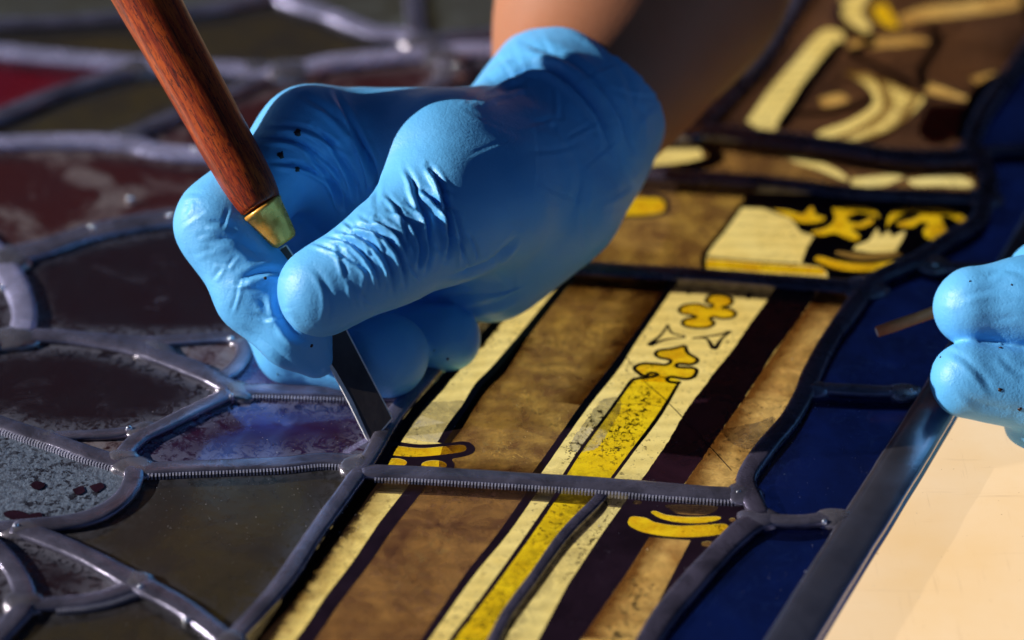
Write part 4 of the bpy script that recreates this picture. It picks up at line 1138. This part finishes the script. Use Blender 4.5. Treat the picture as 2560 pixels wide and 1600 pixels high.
V2_ = wrinkle(V2_, vnormals(V2_, Q2_), [
    (z7([(2000, 600), (2120, 560), (2260, 540), (2419, 570)]), 0.18, 10), (z7([(1950, 900), (2060, 960), (2160, 1060), (2240, 1180)]), 0.28, 10),
    (z7([(1890, 800), (1960, 850), (2040, 875)]), 0.3, 8), (z7([(2150, 700), (2250, 720), (2400, 700)]), 0.15, 11), (z7([(2020, 1140), (2150, 1230), (2400, 1290)]), 0.25, 11),
    (z7([(2200, 450), (2300, 420), (2419, 440)]), 0.3, 9), (z7([(2270, 930), (2340, 1010), (2419, 1050)]), 0.2, 10), (z7([(1900, 620), (1960, 600), (2040, 640)]), 0.15, 10)])
link_mesh("glove", V2_, Q2_, GLOVE, person, label="blue nitrile glove on the hand holding the stick")


# ---- the jacket: body and sleeves of the person leaning over the bench
e1 = P(1800, -420, 140); e2 = P(3500, 700, 60)
A3 = np.array
jk = [(A3([330., 560, -60]), A3([320., 500, 300]), 170, 150, 30), (A3([150., 480, 340]), A3([480., 480, 340]), 80, 80, 60),
      (e1, A3([140., 400, 200]), 50, 62, 20), (A3([140., 400, 200]), A3([150., 480, 340]), 62, 75, 30),
      (e2, A3([520., 330, 170]), 42, 60, 20), (A3([520., 330, 170]), A3([480., 480, 340]), 60, 75, 30)]
F, lo = field(jk, 7.0, pad=30)
Vj, Qj = surface_nets(F, lo, 7.0)
Vj = relax(Vj, Qj, 2)
link_mesh("jacket", Vj, Qj, flat("dark_cloth", (0.03, 0.028, 0.035), 0.9, 0.2), person, label="dark jacket of the person leaning over")

# ---- dark specks stuck on the gloves
def speck(Vm, px, py, r, parent, mat):
    s = proj(Vm); d = np.hypot(s[:, 0] - px, s[:, 1] - py)
    c = np.where(d < 7)[0]
    if not len(c): return
    i = c[np.argmin(s[c, 2])]
    ctr = Vm[i]
    near = np.where(np.linalg.norm(Vm - ctr, axis=1) < r * 1.6 + 1)[0]
    A_ = Vm[near]; mu = A_.mean(0)
    u, sv, vt = np.linalg.svd(A_ - mu)
    n = vt[2]
    if n @ (CAM - ctr) < 0: n = -n
    a, b = vt[0], vt[1]
    V = [ctr + n * 0.28]; F_ = []
    k = 12
    for j in range(k):
        t = j / k * 2 * math.pi; rr = r * random.uniform(0.6, 1.25)
        V.append(ctr + a * math.cos(t) * rr + b * math.sin(t) * rr * 0.8 + n * 0.10)
    for j in range(k):
        t = j / k * 2 * math.pi
        V.append(ctr + a * math.cos(t) * r * 1.2 + b * math.sin(t) * r - n * 0.6)
    for j in range(k):
        F_.append((0, 1 + j, 1 + (j + 1) % k)); F_.append((1 + j, 1 + k + j, 1 + k + (j + 1) % k, 1 + (j + 1) % k))
    link_mesh("grime_speck", V, F_, mat, parent)


SPECK = flat("dark_grime", (0.02, 0.006, 0.008), 0.5)
g_second = [o for o in COL.objects if o.name.startswith("glove")][1]
for q in [(742, 334, 1.0), (701, 382, 1.1), (748, 428, .7), (667, 693, .45), (786, 866, .5), (1121, 903, .5), (1080, 880, .25), (690, 940, .25)]:
    speck(Vh, q[0], q[1], q[2], glove, SPECK)
for q in [(2498, 980, .6), (2500, 864, .55), (2550, 1030, .7), (2348, 888, .35), (2425, 698, .35), (2527, 706, .3)]:
    speck(V2_, q[0], q[1], q[2], g_second, SPECK)

# ------------------------------------------------------------------ the knife
knife = empty("lead_knife", "short steel blade knife with varnished red wood handle and brass ferrule in the gloved hand", "knife")
tipc = P(953, 1078, 2.5)
axA = P(714, 603, -1.0); axB = P(653, 516, -2.0)
top = P(330, -70, 1)


def lathe(name, a, b, prof, mat, parent, seg=48, noise_amp=0.0):
    """turned shape about the axis a-b; profile (mm from a, radius). Local Z runs along the axis"""
    ax = b - a; L = np.linalg.norm(ax)
    q = Vector(ax / L).to_track_quat('Z', 'Y')
    V = []; F_ = []
    for i, (t, r) in enumerate(prof):
        for j in range(seg):
            an = 2 * math.pi * j / seg
            rr = r * (1 + noise_amp * mnoise.noise(Vector((math.cos(an), math.sin(an), t * 0.08))))
            V.append((math.cos(an) * rr, math.sin(an) * rr, t))
        if i:
            for j in range(seg):
                F_.append(((i - 1) * seg + j, (i - 1) * seg + (j + 1) % seg, i * seg + (j + 1) % seg, i * seg + j))
    F_.append(tuple(range(seg - 1, -1, -1))); F_.append(tuple(range(len(V) - seg, len(V))))
    o = link_mesh(name, V, F_, mat, parent)
    o.rotation_mode = 'QUATERNION'; o.rotation_quaternion = q; o.location = Vector(a * S)
    return o


pr = [(0, 5.2), (.4, 5.7), (2, 6.1), (5, 6.55), (10, 6.9), (20, 7.15), (35, 7.4), (50, 7.8), (65, 8.3), (80, 8.8), (95, 9.0), (110, 8.7), (120, 7.6), (126, 5.5), (128, 2.5)]
prr = np.array(pr); ts = np.unique(np.r_[np.linspace(0, 128, 120), prr[:, 0]])
lathe("handle", axB, top, [(t, float(np.interp(t, prr[:, 0], prr[:, 1]))) for t in ts], WOOD, knife, 64, 0.015)
LF = float(np.linalg.norm(axA - axB))
lathe("ferrule", axA, axB, [(-.3, 2.2), (-.25, 2.9), (.3, 3.35), (1.0, 3.7), (LF * .5, 4.6), (LF - 1.2, 5.45), (LF - .9, 5.75), (LF - .1, 5.75), (LF + .1, 5.3)], BRASS, knife, 56, 0.01)
# blade: flat steel, skewed end, in the plane facing the camera, outline in image pixels
b_out = [(697, 622), (716, 610), (770, 690), (845, 780), (884, 855), (983, 1046), (926, 1114), (824, 912), (790, 840), (740, 740), (702, 664)]
fr_ = []; bk_ = []
for i, (x, y) in enumerate(b_out):
    dd = 1.5 + (y - 850) * 0.0
    fr_.append(P(x, y, dd - 0.2)); bk_.append(P(x, y, dd + 1.0))
n_ = len(b_out)
Vb = fr_ + bk_
# bevel on the sunny edge, its sun glint put into a pale colour
inner = [P(x + 7, y - 3, 1.3) if i in (6, 7, 8) else P(x, y, 1.3) for i, (x, y) in enumerate(b_out)]
Fb = [tuple(range(n_)), tuple(range(2 * n_ - 1, n_ - 1, -1))]
for i in range(n_): Fb.append((i, i + n_, (i + 1) % n_ + n_, (i + 1) % n_))
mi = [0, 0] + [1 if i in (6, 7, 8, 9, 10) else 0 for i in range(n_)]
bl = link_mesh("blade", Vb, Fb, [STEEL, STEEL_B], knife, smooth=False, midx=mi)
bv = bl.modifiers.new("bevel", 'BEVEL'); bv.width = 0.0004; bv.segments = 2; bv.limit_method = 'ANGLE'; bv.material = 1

ge = [(813, 893), (834, 932), (872, 1004), (926, 1114)]  # raised strip along the blade edge, whitened as its sun glint
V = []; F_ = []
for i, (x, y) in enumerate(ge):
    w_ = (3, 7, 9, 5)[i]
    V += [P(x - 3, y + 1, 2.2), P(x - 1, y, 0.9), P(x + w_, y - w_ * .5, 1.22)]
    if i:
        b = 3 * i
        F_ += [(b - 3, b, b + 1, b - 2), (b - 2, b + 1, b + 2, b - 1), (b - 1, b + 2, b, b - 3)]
link_mesh("glint_edge", V, F_, STEEL_B, bl, smooth=False)

# ------------------------------------------------------------------ stick in the second hand
stick = None
a_ = P(2192, 830, 16); b_ = P(2560, 702, 20)
st = lathe("wooden_stick", a_, b_, [(0, 1.25), (.15, 1.5), (5, 1.6), (12, 1.55), (20, 1.65), (60, 1.65)], flat("stick_brown", (0.62, 0.18, 0.06), 0.6), None, 24, 0.06)
st["label"] = "thin brown stick with a pale cut end held between the gloved fingertips at right"; st["category"] = "stick"
tipm = flat("cut_end", (0.75, 0.72, 0.70), 0.5)
lathe("cut_end", a_ - (b_ - a_) / np.linalg.norm(b_ - a_) * 0.12, b_, [(0, 0.9), (.05, 1.2), (.3, 1.25)], tipm, None, 24)
ce = bpy.data.objects["cut_end"]
mw = st.rotation_quaternion
ce.parent = st; ce.location = (0, 0, -0.00012); ce.rotation_quaternion = (1, 0, 0, 0)

# ------------------------------------------------------------------ loose dust
V = []; F_ = []
for i in range(520):
    r = random.random()
    if r < .45: px, py = random.uniform(380, 900), random.uniform(1000, 1350)
    elif r < .8: px, py = random.uniform(0, 1900), random.uniform(900, 1600)
    else: px, py = random.uniform(1900, 2300), random.uniform(900, 1500)
    c = G(px, py); s_ = random.choice([.07, .09, .12, .16]) * (1.9 if random.random() < .05 else 1)
    b = len(V)
    for dx, dy, dz in ((-1, -.7, 0), (1, -.6, 0), (0, 1, 0), (.1, 0, 1.1)):
        V.append((c[0] + dx * s_ * random.uniform(.6, 1.3), c[1] + dy * s_ * random.uniform(.6, 1.3), .35 + dz * s_))
    F_ += [(b, b + 1, b + 3), (b + 1, b + 2, b + 3), (b + 2, b, b + 3), (b, b + 2, b + 1)]
du = link_mesh("dust", V, F_, flat("dust", (0.55, 0.56, 0.6), 0.8), None, smooth=False)
du["kind"] = "stuff"; du["label"] = "fine pale dust scattered over the glass"; du["category"] = "dust"
